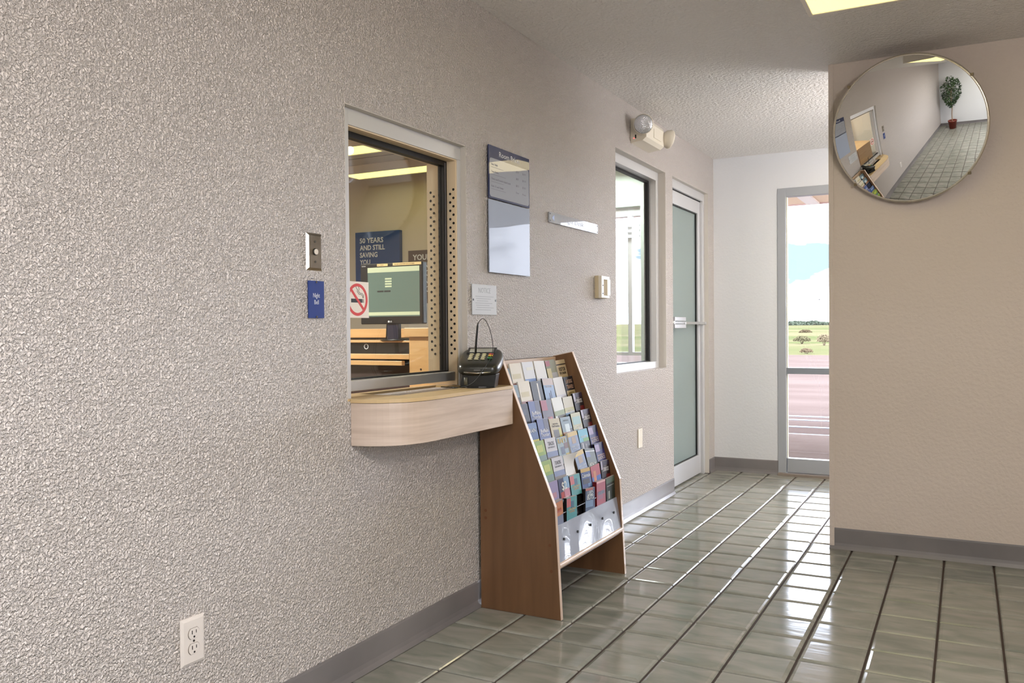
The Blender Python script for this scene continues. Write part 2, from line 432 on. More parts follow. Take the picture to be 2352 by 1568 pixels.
# =================================================================== SERVICE WINDOW
w = thing('window_1', 'aluminium-framed service window above the laminate shelf', 'window', (-.05, 2.53, W1[2]), kind='structure')
y0, y1, z0, z1 = W1
mb = MB()
mb.box((-.062, y0, z0), (-.025, 2.208, z1)); mb.box((-.062, 2.208, 1.792), (-.025, y1, z1)); mb.box((-.062, 2.883, z0), (-.025, y1, 1.792))
part('window_frame', mb, ALUW, w, bevel=.0015)
part('bottom_rail', MB().box((-.092, 2.208, .922), (-.036, 2.868, .957)), ALU, w, bevel=.002)
JX0, JX1 = -.165, -.030
mb = MB(); mb.box((JX0, 2.8735, .905), (JX1, 2.8825, 1.787)); part('jamb_plate', mb, ALU_D, w, label='tan jamb strip drilled with round speaking holes')
mb = MB(); mb.box((JX0, 2.208, 1.7875), (JX1, 2.8825, 1.792)); part('head_plate', mb, ALU_D, w)
mb = MB()
for k in range(20):
    for dz, xx in ((0, -.040), (.0168, -.055)):
        for q in (0, 1):
            xq = xx if q == 0 else -.170-xx+.020
            xq = xx if q == 0 else (-.132 if xx == -.055 else -.147)
            mb.cyl((xq, 2.8728, 1.675-dz-k*.0331-(.004 if q else 0)), .0052, .0012, axis=1, n=10, smooth=False)
part('speaking_hole', mb, DARKHOLE, w, kind='stuff')
mb = MB(); mb.box((-.098, 2.852, .957), (-.070, 2.8734, 1.787)); mb.box((-.098, 2.208, 1.768), (-.070, 2.852, 1.7874)); mb.box((-.098, 2.208, .9575), (-.070, 2.852, .962))
part('gasket', mb, BLACK, w)
part('pane', MB().box((-.0865, 2.208, .962), (-.0815, 2.852, 1.768)), GLASS, w)
part('sheen_strip', MB().box((-.0690, 2.857, .962), (-.0685, 2.861, 1.78)), mat('gasket_sheen', (120, 120, 128), .3), w)  # pale strip paints the sheen along the gasket
# no smoking sticker on the pane
st = thing('no_smoking_sticker', 'white square sticker with red no-smoking circle on the service window glass', 'sticker', matrix=wall_frame((-.0812, 2.316, 1.2270)))
part('sheet', MB().box((-.062, -.0615, 0), (.062, .0615, .0006)), mat('sticker_white', (236, 226, 214), .35), st)
RED = mat('sign_red', (205, 44, 40), .4)
def ring(mb, cx, cy_, ro, ri, z0, z1, n=48):
    vs = []; fs = []
    for i in range(n):
        a = 2*PI*i/n; c, s_ = math.cos(a), math.sin(a)
        vs += [(cx+ro*c, cy_+ro*s_, z0), (cx+ro*c, cy_+ro*s_, z1), (cx+ri*c, cy_+ri*s_, z1), (cx+ri*c, cy_+ri*s_, z0)]
    for i in range(n):
        j = (i+1) % n
        for k in range(4): fs.append((4*i+k, 4*j+k, 4*j+(k+1)%4, 4*i+(k+1)%4))
    return mb.add(vs, fs)
def bar2d(mb, a, b, w_, z0, z1):
    a, b = Vector((*a, 0)), Vector((*b, 0)); d = (b-a).normalized(); nrm = Vector((-d.y, d.x, 0))*w_/2
    mb.prism([tuple((p)[:2]) for p in (a-nrm, b-nrm, b+nrm, a+nrm)], 2, z0, z1)
mb = MB(); mb.box((-.034, -.010, .0006), (.026, .003, .001)); mb.box((.0285, -.010, .0006), (.0305, .003, .001)); mb.box((.0325, -.010, .0006), (.0345, .003, .001))
part('cigarette_mark', mb, BLACK, st)
mb = MB()
mb.tube([(.033,.006,.0008),(.032,.017,.0008),(.025,.022,.0008),(.014,.022,.0008),(.006,.029,.0008),(.010,.037,.0008),(.005,.045,.0008)], .0009, n=5)
mb.tube([(.029,.006,.0008),(.028,.014,.0008),(.020,.018,.0008),(.009,.018,.0008),(-.001,.028,.0008),(.001,.034,.0008),(-.006,.040,.0008),(-.008,.045,.0008)], .0009, n=5)
part('smoke_mark', mb, BLACK, st)
mb = MB(); ring(mb, 0, 0, .055, .045, .0006, .0013); bar2d(mb, (-.034, .034), (.034, -.034), .010, .0008, .0012)
part('red_circle', mb, RED, st)

# =================================================================== COUNTER SHELF
sh = thing('counter_shelf', 'light laminate shelf with rounded corner below the service window', 'shelf', (0, 2.55, .752))
ZT, ZB_ = .902, .752
def arc(c, r, a0, a1, n):
    return [(c[0]+r*math.cos(a0+(a1-a0)*i/n), c[1]+r*math.sin(a0+(a1-a0)*i/n)) for i in range(n+1)]
curve = []
P0, P1, P2, P3 = Vector((.001, 2.172)), Vector((.115, 2.186)), Vector((.178, 2.245)), Vector((.180, 2.40))
for i in range(15):
    q = i/14; p = P0*(1-q)**3 + P1*3*q*(1-q)**2 + P2*3*q*q*(1-q) + P3*q**3; curve.append((p.x, p.y))
outer = curve + [(.180, 2.940), (.176, 2.952), (.168, 2.958), (.001, 2.958)]
part('fascia', MB().prism(outer, 2, ZB_, ZT-.012), SHELFW, sh, bevel=.001)
mb = MB()
def grow(p, d=.0015): return (p[0]+d if p[0] > .01 else p[0], p[1]-(d if p[1] < 2.3 else 0)+(d if p[1] > 2.9 else 0))
o2 = [grow(p) for p in outer]
# deck as three plates round the cash tray
hole = (.055, 2.36, 2.85)
front = [p for p in o2 if p[0] >= hole[0]]
f_out = [p for p in o2]
left = [p for p in o2 if p[1] <= hole[1] and p[0] < hole[0]]
cut0 = [(hole[0], hole[1])]
def split_x(poly, x, keep_gt):
    out = []
    for i in range(len(poly)):
        a, b = poly[i], poly[(i+1) % len(poly)]
        ina, inb = (a[0] >= x) == keep_gt or a[0] == x, (b[0] >= x) == keep_gt or b[0] == x
        if ina: out.append(a)
        if (a[0]-x)*(b[0]-x) < 0:
            q = (x-a[0])/(b[0]-a[0]); out.append((x, a[1]+q*(b[1]-a[1])))
    return out
def split_y(poly, y, keep_gt):
    return [(p[1], p[0]) for p in split_x([(q[1], q[0]) for q in poly], y, keep_gt)]
mb.prism(split_x(o2, hole[0], True), 2, ZT-.012, ZT)
inner = split_x(o2, hole[0], False)
mb.prism(split_y(inner, hole[1], False), 2, ZT-.012, ZT)
mb.prism(split_y(inner, hole[2], True), 2, ZT-.012, ZT)
part('top', mb, SHELFT, sh)
part('edge_line', MB().prism([(p[0]+(.0004 if p[0] > .01 else 0), p[1]) for p in outer], 2, ZT-.0135, ZT-.0120), mat('edge_line', (70, 48, 34), .6), sh)
# sill running through the wall opening and cash tray
mb = MB(); mb.box((-.149, y0+.001, ZT-.009), (-.002, hole[1], ZT)); mb.box((-.149, hole[2], ZT-.009), (-.002, y1-.001, ZT)); mb.box((-.149, hole[1], ZT-.009), (-.115, hole[2], ZT))
part('sill', mb, SHELFT, sh)
mb = MB()
zt, zb2 = ZT-.0005, ZT-.042
mb.add([(hole[0]+.001, hole[1]-.001, zt), (hole[0]+.001, hole[2], zt), (-.114, hole[2], zt), (-.114, hole[1]-.001, zt),
        (.020, hole[1]+.03, zb2), (.020, hole[2]-.12, zb2), (-.08, hole[2]-.12, zb2), (-.08, hole[1]+.03, zb2)],
       [(0, 1, 5, 4), (1, 2, 6, 5), (2, 3, 7, 6), (3, 0, 4, 7), (4, 5, 6, 7)])
mb.add([(p[0], p[1], p[2]-.003) for p in mb.v[-8:]], [(4, 5, 1, 0), (5, 6, 2, 1), (6, 7, 3, 2), (7, 4, 0, 3), (7, 6, 5, 4)])
part('cash_tray', mb, mat('tray_tan', (176, 150, 104), .35, metal=.2), sh, label='recessed tan cash tray')

# =================================================================== NIGHT BELL + PLATES
p = thing('bell_push_plate', 'brushed steel plate with round white bell button above the blue plaque', 'doorbell', matrix=wall_frame((0, 2.0055, 1.3615)))
mb = MB(); a, b_, c, d = -.035, .035, -.0565, .0565
q = .008
mb.add([(a,c,0),(b_,c,0),(b_,d,0),(a,d,0),(a+q,c+q,.006),(b_-q,c+q,.006),(b_-q,d-q,.006),(a+q,d-q,.006)],
       [(0,3,2,1),(4,5,6,7),(0,1,5,4),(1,2,6,5),(2,3,7,6),(3,0,4,7)])
part('cover_plate', mb, STEEL, p)
part('button_ring', MB().cyl((0, .0, .006), .0105, .002, n=24), BLACKP, p)
part('button', MB().cyl((0, .0, .008), .0085, .003, n=24), mat('button_white', (225, 215, 205), .3), p)
for yy in (.031, -.030): part('screw', MB().cyl((0, yy, .006), .0035, .0015, n=12), SCREW, p)
p = thing('night_bell_plaque', 'small blue plaque reading Night Bell under the steel bell plate', 'sign', matrix=wall_frame((0, 2.0090, 1.2175)))
part('plaque', MB().box((-.035, -.0565, .002), (.035, .0565, .006)), mat('plaque_blue', (38, 62, 132), .35), p, bevel=.0007)
LW = mat('pale_lettering', (222, 224, 230), .5)
text('Night', LW, p, height=.0135, width=.030, at=(0, .006, .006), align='CENTER')
text('Bell', LW, p, height=.0135, width=.0195, at=(0, -.0145, .006), align='CENTER')
for yy in (.0525, -.0525): part('screw', MB().cyl((0, yy, .006), .0034, .0016, n=12), SCREW, p)

# =================================================================== OUTLET
p = thing('wall_outlet', 'white duplex power outlet low on the near plastered wall', 'outlet', matrix=wall_frame((0, 1.5265, .336)))
a, b_, c, d = -.0385, .0385, -.061, .061
q, z = .008, .007
mb = MB(); mb.add([(a,c,0),(b_,c,0),(b_,d,0),(a,d,0),(a,c,.0025),(b_,c,.0025),(b_,d,.0025),(a,d,.0025),(a+q,c+q,z),(b_-q,c+q,z),(b_-q,d-q,z),(a+q,d-q,z)],
       [(0,3,2,1),(8,9,10,11)]+[(k+i, k+(i+1)%4, k+4+(i+1)%4, k+4+i) for k in (0, 4) for i in range(4)])
part('cover_plate', mb, WHITE, p, bevel=.0012)
for cyy in (.0195, -.0195):
    rc = arc((0, cyy), .0172, -.95, .95, 8) + arc((0, cyy), .0172, PI-.95, PI+.95, 8)
    mb = MB(); mb.prism([(x_*1.08, y_) for x_, y_ in rc], 2, z, z+.0004); part('socket_gap_shade', mb, mat('socket_shadow', (110, 98, 88), .7), p)  # darker plate paints the shade in the gap around each socket
    mb = MB(); mb.prism([(x_*1.0, cyy+(y_-cyy)*.95) for x_, y_ in rc], 2, z, z+.0022); s_ = part('socket', mb, WHITE, p, bevel=.0005)
    mb = MB(); mb.box((-.0078, cyy-.001, z+.0015), (-.0055, cyy+.0085, z+.0026)); mb.box((.0052, cyy, z+.0015), (.0073, cyy+.008, z+.0026)); mb.cyl((0, cyy-.0085, z+.0015), .0027, .0011, n=12)
    part('slots', mb, DARKHOLE, s_)
part('screw', MB().cyl((0, 0, z), .003, .0012, n=12), SCREW, p)

# =================================================================== SIGNS ON THE WALL
NAVY = mat('sign_navy', (52, 58, 92), .6, spec=.1, coat=.35, coat_rough=.015)
PAPERG = mat('price_sheet', (158, 162, 174), .6, spec=.1, coat=.4, coat_rough=.015)
PAPERW = mat('lower_sheet', (166, 176, 198), .6, spec=.1, coat=.22, coat_rough=.015)
INK = mat('grey_ink', (120, 120, 132), .5)
for nm in ('sign_navy', 'price_sheet', 'lower_sheet'):
    t, b = nodes(MATS[nm]); g = t.nodes.new('ShaderNodeNewGeometry'); n = t.nodes.new('ShaderNodeTexNoise'); n.inputs['Scale'].default_value = 3.2; n.inputs['Detail'].default_value = 0
    bp = t.nodes.new('ShaderNodeBump'); bp.inputs['Strength'].default_value = .10; bp.inputs['Distance'].default_value = .02
    t.links.new(g.outputs['Position'], n.inputs['Vector']); t.links.new(n.outputs[0], bp.inputs['Height']); t.links.new(bp.outputs[0], b.inputs['Coat Normal'])
p = thing('room_price_sign', 'tall glossy room price board between service window and arrow sign', 'sign', matrix=wall_frame((0, 3.25, 1.62)))
part('price_panel', MB().box((-.185, .044, .008), (.185, .264, .013)), NAVY, p, bevel=.001)
rc = arc((.165, .232-.03), .0, 0, 0, 1)
def rrect(x0_, y0_, x1_, y1_, r):
    return arc((x1_-r, y0_+r), r, -PI/2, 0, 4)+arc((x1_-r, y1_-r), r, 0, PI/2, 4)+arc((x0_+r, y1_-r), r, PI/2, PI, 4)+arc((x0_+r, y0_+r), r, PI, 1.5*PI, 4)
sheet = part('rate_sheet', MB().prism(rrect(-.178, .052, .178, .212, .012), 2, .0131, .0136), PAPERG, p)
text('Room Prices', LW, p, width=.19, height=.022, at=(0, .226, .0131), align='CENTER')
for k, (l, pa, pb) in enumerate((('One Adult', '$79', '$109'), ('Two Adults', '$87', '$119'), ('Third and Fourth Adult Each', '$5', '$10'), ('Kids 17 and Under', 'Free', 'Free'))):
    yy = .183-k*.030
    text(l, INK, p, height=.0085, width=.0062*len(l), at=(-.165, yy, .0137))
    text(pa, INK, p, height=.0085, width=.026, at=(.055, yy, .0137)); text(pb, INK, p, height=.0085, width=.032, at=(.115, yy, .0137))
    part('rule_line', MB().box((-.165, yy-.009, .0136), (-.06+.02*(k % 2), yy-.0075, .0138)), INK, p)
part('lower_panel', MB().box((-.185, -.262, .008), (.185, .040, .013)), PAPERW, p, bevel=.001)
for yy in (.15, -.1): part('standoff', MB().box((-.17, yy, 0), (.17, yy+.03, .008)), BLACKP, p)

p = thing('notice_plate', 'small white NOTICE plate with two screws beside the service window', 'sign', matrix=wall_frame((0, 3.0355, 1.243)))
part('plate', MB().box((-.100, -.061, .002), (.100, .062, .0055)), mat('notice_white', (198, 200, 204), .45, spec=.2), p, bevel=.0008)
FAINT = mat('faint_print', (150, 154, 160), .5)
text('NOTICE', FAINT, p, width=.098, height=.021, at=(0, .028, .0056), align='CENTER')
mb = MB()
for k in range(7):
    mb.box((-.075+(k % 3)*.006, .012-k*.009, .0055), (.075-(k*37 % 5)*.012, .0142-k*.009, .0058))
part('print_lines', mb, FAINT, p, kind='stuff')
for xx in (-.092, .090): part('screw', MB().cyl((xx, -.001, .0055), .0045, .0015, n=12), mat('dark_screw', (50, 48, 48), .4, metal=.5), p)

p = thing('arrow_sign', 'long narrow sign with a blue arrow pointing left', 'sign', matrix=wall_frame((0, 3.95, 1.651)))
part('sign_bar', MB().prism(rrect(-.30, -.0245, .30, .0245, .006), 2, .003, .009), mat('arrow_sign_glare', (166, 168, 174), .6, spec=.1, coat=.4, coat_rough=.01), p)  # navy bar painted grey, its reflection put into the colour
mb = MB(); mb.prism([(-.272, 0), (-.245, -.016), (-.245, .016)], 2, .009, .0094); part('arrow', mb, mat('arrow_blue', (76, 96, 156), .4), p)
text('Night Desk', mat('arrow_text', (150, 152, 162), .5), p, width=.25, height=.024, at=(-.14, -.008, .0091))
for xx in (-.292, .292):
    for yy in (-.016, .016): part('screw', MB().cyl((xx, yy, .009), .0035, .0012, n=10), BLACK, p)

# thermostat
p = thing('thermostat', 'small beige thermostat box near the far window', 'thermostat', matrix=wall_frame((0, 4.285, 1.343)))
part('base', MB().box((-.062, -.060, 0), (.055, .060, .022)), mat('aged_beige', (206, 190, 156), .5), p, bevel=.002)
mb = MB(); mb.box((-.062, -.058, .022), (-.030, .058, .040)); mb.box((-.030, .040, .022), (.050, .058, .040)); mb.box((-.030, -.058, .022), (.050, -.045, .040)); mb.box((.012, -.045, .022), (.055, .040, .044))
part('cover', mb, BEIGE, p, bevel=.001)
for yy in (.008, -.035): part('screw', MB().cyl((-.044, yy, .040), .004, .002, n=10), BLACK, p)
# blank plate low on the wall under window 2
p = thing('blank_wall_plate', 'narrow blank beige cover plate low under the far window', 'cover plate', matrix=wall_frame((0, 4.915, .455)))
part('plate', MB().box((-.036, -.057, 0), (.036, .057, .007)), BEIGE, p, bevel=.002)

# =================================================================== EMERGENCY LIGHT
e = thing('emergency_light', 'cream twin-head emergency light high on the wall above the far window', 'emergency light', (0, 4.955, 2.21))
prof = [(0, 2.212), (.075, 2.222), (.098, 2.240), (.100, 2.330), (.088, 2.352), (0, 2.357)]
part('housing', MB().prism(prof, 1, 4.79, 5.12), BEIGE, e, bevel=.002)
mb = MB(); mb.box((.028, 4.7885, 2.237), (.036, 4.7902, 2.258)); part('test_button', mb, BLACK, e)
part('indicator_light', MB().box((.018, 4.7885, 2.236), (.026, 4.7902, 2.241)), mat('red_led', (255, 90, 90), .4, emit=(1, .12, .12), estr=1.2), e)
part('battery_cover', MB().box((.0995, 4.92, 2.258), (.1025, 5.06, 2.312)), BEIGE, e, bevel=.001)
lensm = mat('faceted_lens', (216, 218, 224), .16, metal=.9)
t, b = nodes(lensm); tcn = t.nodes.new('ShaderNodeTexCoord'); vor = t.nodes.new('ShaderNodeTexVoronoi'); vor.inputs['Scale'].default_value = 260
bp = t.nodes.new('ShaderNodeBump'); bp.inputs['Strength'].default_value = .6; bp.inputs['Distance'].default_value = .002
t.links.new(tcn.outputs['Object'], vor.inputs['Vector']); t.links.new(vor.outputs[0], bp.inputs['Height']); t.links.new(bp.outputs[0], b.inputs['Normal'])
def lamp_head(c, d, nm_lbl):
    d = Vector(d).normalized(); M = d.to_track_quat('Z', 'Y').to_matrix()
    mb = MB(); R = .058
    mb.lathe([(.012, -.052), (.030, -.045), (.048, -.028), (R, -.004), (R, .004), (R-.004, .006)], n=36)
    mb.v = [tuple(M @ Vector(v) + Vector(c)) for v in mb.v]
    h = part('lamp_head', mb, BEIGE, e, label=nm_lbl)
    mb = MB(); mb.lathe([(R-.004, .004), (R*.75, .011), (R*.4, .016), (0.0001, .018)], n=36)
    mb.v = [tuple(M @ Vector(v) + Vector(c)) for v in mb.v]
    part('lens', mb, lensm, h)
lamp_head((.094, 4.748, 2.304), (.34, -1, -.22), 'round lamp head with faceted silver lens facing the room')
lamp_head((.122, 5.155, 2.290), (.9, 1.0, -.25), 'round lamp head turned away, cream back showing')

# =================================================================== WINDOW 2
w = thing('window_2', 'tall aluminium-framed window in the plastered wall next to the frosted door', 'window', (-.08, 5.0, W2[2]), kind='structure')
y0, y1, z0, z1 = W2
mb = MB(); F = -.050
mb.box((-.100, y0, z0), (F, y0+.04, z1)); mb.box((-.100, y1-.045, z0), (F, y1, z1)); mb.box((-.100, y0+.04, 2.088), (F, y1-.045, z1)); mb.box((-.100, y0+.04, z0), (F, y1-.045, .902))
part('window_frame', mb, ALUW, w, bevel=.0015)
mb = MB(); mb.box((-.124, y1-.063, z0+.02), (-.1005, y1-.03, 2.09)); mb.box((-.124, y0+.03, 2.075), (-.1005, y1-.063, 2.09)); mb.box((-.124, y0+.03, .900), (-.1005, y1-.063, .908))
part('gasket', mb, BLACK, w)
part('pane', MB().box((-.115, y0+.03, .908), (-.110, y1-.063, 2.075)), glass('window_glass', (.95, .97, .97), 1.5, 1.0), w)

# =================================================================== DOOR 1 (frosted)
d = thing('door_1', 'frosted green glass door in a pale aluminium frame with push bar', 'door', (-.06, 6.05, 0), kind='structure')
y0, y1, z0, z1 = D1
mb = MB(); mb.box((-.12, y0, 0), (-.030, y0+.025, z1)); mb.box((-.12, y1-.045, 0), (-.030, y1, z1)); mb.box((-.12, y0+.025, 2.085), (-.030, y1-.045, z1))
part('door_frame', mb, ALUW, d, bevel=.002)
leaf = MB(); ly0, ly1 = y0+.028, y1-.05
leaf.box((-.095, ly0, .01), (-.050, ly0+.06, 2.078)); leaf.box((-.095, ly1-.055, .01), (-.050, ly1, 2.078))
leaf.box((-.095, ly0+.06, 1.985), (-.050, ly1-.055, 2.078)); leaf.box((-.095, ly0+.06, .01), (-.050, ly1-.055, .150))
lf = part('door_leaf', leaf, ALUW, d, bevel=.002)
fm = bpy.data.materials.new('frosted_green_glass'); fm.use_nodes = True; t = fm.node_tree; t.nodes.clear()
df = t.nodes.new('ShaderNodeBsdfDiffuse'); df.inputs[0].default_value = (*lin((188, 204, 202)), 1)
tr = t.nodes.new('ShaderNodeBsdfTransparent'); tr.inputs[0].default_value = (.68, .78, .76, 1)
gl = t.nodes.new('ShaderNodeBsdfGlossy'); gl.inputs['Roughness'].default_value = .12
m1 = t.nodes.new('ShaderNodeMixShader'); m1.inputs[0].default_value = .45; m2 = t.nodes.new('ShaderNodeMixShader')
fr = t.nodes.new('ShaderNodeFresnel'); fr.inputs[0].default_value = 1.3; out = t.nodes.new('ShaderNodeOutputMaterial')
t.links.new(df.outputs[0], m1.inputs[1]); t.links.new(tr.outputs[0], m1.inputs[2]); t.links.new(fr.outputs[0], m2.inputs[0])
t.links.new(m1.outputs[0], m2.inputs[1]); t.links.new(gl.outputs[0], m2.inputs[2]); t.links.new(m2.outputs[0], out.inputs[0])
part('frosted_pane', MB().box((-.078, ly0+.06, .150), (-.072, ly1-.055, 1.985)), fm, lf)
mb = MB(); mb.box((-.0715, ly1-.068, .15), (-.062, ly1-.055, 1.985)); mb.box((-.0715, ly0+.06, .150), (-.062, ly1-.068, .156)); mb.box((-.0715, ly0+.06, 1.979), (-.062, ly1-.068, 1.985))
part('glazing_gasket', mb, BLACK, lf)
part('top_gap', MB().box((-.090, y0+.026, 2.0785), (-.047, y1-.046, 2.0850)), BLACK, d)
pb = MB(); pb.box((-.010, 5.885, 1.145), (.004, 6.40, 1.164)); bar = part('push_bar', pb, CHROME, lf, bevel=.003)
mb = MB(); mb.box((-.014, 5.635, 1.168), (.006, 5.885, 1.196)); mb.box((-.014, 5.635, 1.148), (-.004, 5.885, 1.166)); mb.box((-.014, 5.635, 1.118), (.006, 5.885, 1.146))
part('push_paddle', mb, mat('polished_alu', (222, 222, 226), .25, metal=.8), lf, bevel=.003)
mb = MB(); mb.cyl((-.05, 6.405, 1.153), .012, .056, axis=0, n=14); mb.cyl((-.05, 5.64, 1.157), .013, .05, axis=0, n=14)
part('bar_mount', mb, ALU, lf)

# =================================================================== END GLAZING (window_3 sidelight + door_2)
w = thing('window_3', 'full-height glass sidelight with a grey mid rail at the far end', 'window', (.9, YE+.06, 0), kind='structure')
GREYA = mat('grey_aluminium', (176, 180, 186), .4, metal=.3)
mb = MB(); A, B = YE-.006, YE+.060
mb.box((.487, A, 0), (.548, B, 2.165)); mb.box((.548, A, 2.100), (1.42, B, 2.165)); mb.box((1.36, A, 0), (1.42, B, 2.100))
part('frame', mb, GREYA, w, bevel=.002)
part('mid_rail', MB().box((.548, A+.004, .766), (1.36, B, .812)), mat('mid_rail_grey', (140, 146, 154), .4, metal=.3), w, bevel=.002)
part('bottom_rail', MB().box((.553, A+.004, .022), (1.36, B, .128)), GREYA, w, bevel=.002)
part('threshold', MB().box((.49, YE-.05, -.004), (2.36, YE+.13, .018)), mat('threshold_metal', (150, 138, 128), .5, metal=.4), w, bevel=.002)
mb = MB(); mb.box((.549, A+.02, .128), (.556, B-.02, .766)); mb.box((.549, A+.02, .812), (.556, B-.02, 2.100)); part('glazing_bead', mb, mat('bead_cream', (226, 226, 206), .4), w)
for a, b_ in ((.128, .766), (.812, 2.100)): part('pane', MB().box((.556, YE+.025, a), (1.36, YE+.031, b_)), GLASS_E, w)
w = thing('door_2', 'glass entry door hidden behind the partition, mirrored in the wall signs', 'door', (1.9, YE+.06, 0), kind='structure')
mb = MB(); mb.box((1.425, A, .02), (1.50, B-.015, 2.098)); mb.box((2.28, A, .02), (2.355, B-.015, 2.098)); mb.box((1.50, A, 2.03), (2.28, B-.015, 2.098)); mb.box((1.50, A, .02), (2.28, B-.015, .18))
part('door_leaf', mb, GREYA, w, bevel=.002)
part('door_header', MB().box((1.42, A, 2.100), (2.36, B, 2.165)), GREYA, w)
part('pane', MB().box((1.50, YE+.025, .18), (2.28, YE+.031, 2.03)), GLASS_E, w)
# added lobby side window (outside the view, lets fill daylight in)
w = thing('fill_window', 'unseen lobby window added for fill daylight opposite the service window', 'window', (XR+.06, .3, .95), kind='structure')
mb = MB(); mb.box((XR+.03, -.5, .95), (XR+.1, -.44, 2.15)); mb.box((XR+.03, 1.04, .95), (XR+.1, 1.1, 2.15)); mb.box((XR+.03, -.44, 2.09), (XR+.1, 1.04, 2.15)); mb.box((XR+.03, -.44, .95), (XR+.1, 1.04, 1.01)); mb.box((XR+.03, .27, 1.01), (XR+.1, .33, 2.09))
part('frame', mb, GREYA, w)
for a, b_ in ((-.44, .27), (.33, 1.04)): part('pane', MB().box((XR+.06, a, 1.01), (XR+.066, b_, 2.09)), GLASS_E, w)

# =================================================================== CEILING FIXTURES
LENS = mat('lit_lens', (250, 240, 190), .5, emit=(1.0, .88, .26), estr=1.25)
LENSV = mat('lit_lens_vestibule', (250, 240, 190), .5, emit=(1.0, .82, .46), estr=6.0)
for q_ in (LENS,): q_.cycles.emission_sampling = 'NONE'
def fixture(x0, x1, y0, y1, label, group=None, lens=LENS):
    f = thing('ceiling_light', label, 'ceiling light', ((x0+x1)/2, (y0+y1)/2, H))
    mb = MB(); fw = .018
    mb.box((x0, y0, 2.372), (x0+fw, y1, H)); mb.box((x1-fw, y0, 2.372), (x1, y1, H)); mb.box((x0+fw, y0, 2.372), (x1-fw, y0+fw, H)); mb.box((x0+fw, y1-fw, 2.372), (x1-fw, y1, H))
    part('frame', mb, mat('fixture_white', (228, 220, 208), .4), f, bevel=.002)
    part('diffuser', MB().box((x0+fw, y0+fw, 2.376), (x1-fw, y1-fw, 2.392)), lens, f)
    return f
fixture(1.185, 1.80, 2.40, 3.63, 'fluorescent ceiling panel at the top edge above the mirror')
fixture(1.20, 1.82, -1.2, .02, 'unseen ceiling panel added for fill over the rear of the lobby')  # added unseen panel above the rear fill lamp
fixture(1.18, 2.20, 5.60, 6.02, 'fluorescent ceiling panel in the hidden vestibule', lens=LENSV)
fixture(-2.95, -1.84, 4.63, 4.89, 'nearer strip light on the office ceiling')
fixture(-2.72, -1.20, 5.45, 5.70, 'farther strip light on the office ceiling')
fixture(-2.8, -1.6, 2.45, 2.75, 'unseen strip light added for fill on the office ceiling near the service window')  # added unseen strip above the office fill lamp

# =================================================================== CONVEX MIRROR
yaw, tilt, RR, rd = -.1759, .2455, 2.2555, .336
n = Vector((math.sin(yaw)*math.cos(tilt), -math.cos(yaw)*math.cos(tilt), -math.sin(tilt)))
X = Vector((0, 0, 1)).cross(n).normalized(); Y = n.cross(X)
mc = Vector((1.499, 4.400, 2.038))
m_ = thing('convex_mirror', 'large round convex mirror tilted down on the beige partition wall', 'mirror', matrix=wall_frame(mc, X, Y))
ns = 64; rings = 24; vs = [(0, 0, 0)]; fs = []
for k in range(1, rings+1):
    r = rd*k/rings; z = -(RR-math.sqrt(RR*RR-r*r))
    for i in range(ns): vs.append((r*math.cos(2*PI*i/ns), r*math.sin(2*PI*i/ns), z))
for i in range(ns): fs.append((0, 1+i, 1+(i+1) % ns))
for k in range(rings-1):
    for i in range(ns):
        a, b_ = 1+k*ns, 1+(k+1)*ns; j = (i+1) % ns; fs.append((a+i, b_+i, b_+j, a+j))
mm = mat('mirror_silver', (240, 240, 238), .0, metal=1)
o = part('mirror_dome', MB().add(vs, fs, True), mm, m_)
zr = -(RR-math.sqrt(RR*RR-rd*rd))
mb = MB(); mb.lathe([(rd-.004, zr+.0015), (rd+.003, zr+.003), (rd+.006, zr-.002), (rd+.006, zr-.014), (rd-.010, zr-.016)], n=72)
part('rim', mb, mat('rim_metal', (214, 206, 190), .25, metal=.9), m_)
part('backing', MB().cyl((0, 0, zr-.012), rd-.004, .006, n=64), mat('hardboard', (120, 98, 78), .8), m_)
mb = MB()
for a in (2.38, .62, -.75, -2.4):
    c, s_ = math.cos(a), math.sin(a); mb.box((c*(rd+.007)-.006, s_*(rd+.007)-.006, zr-.010), (c*(rd+.007)+.006, s_*(rd+.007)+.006, zr+.006))
part('rim_clip', mb, mat('clip_brass', (140, 126, 100), .4, metal=.8), m_, kind='stuff')
inv = m_.matrix_world.inverted()
mb = MB(); mb.tube([inv @ Vector((1.52, YM, 2.12)), inv @ Vector((1.51, 4.50, 2.09)), Vector((0, .02, zr-.011))], .012, n=10)
mb.tube([inv @ Vector((1.52, YM-.004, 2.02)), inv @ Vector((1.52, YM-.004, 2.22))], .016, n=8)
part('bracket', mb, SCREW, m_)

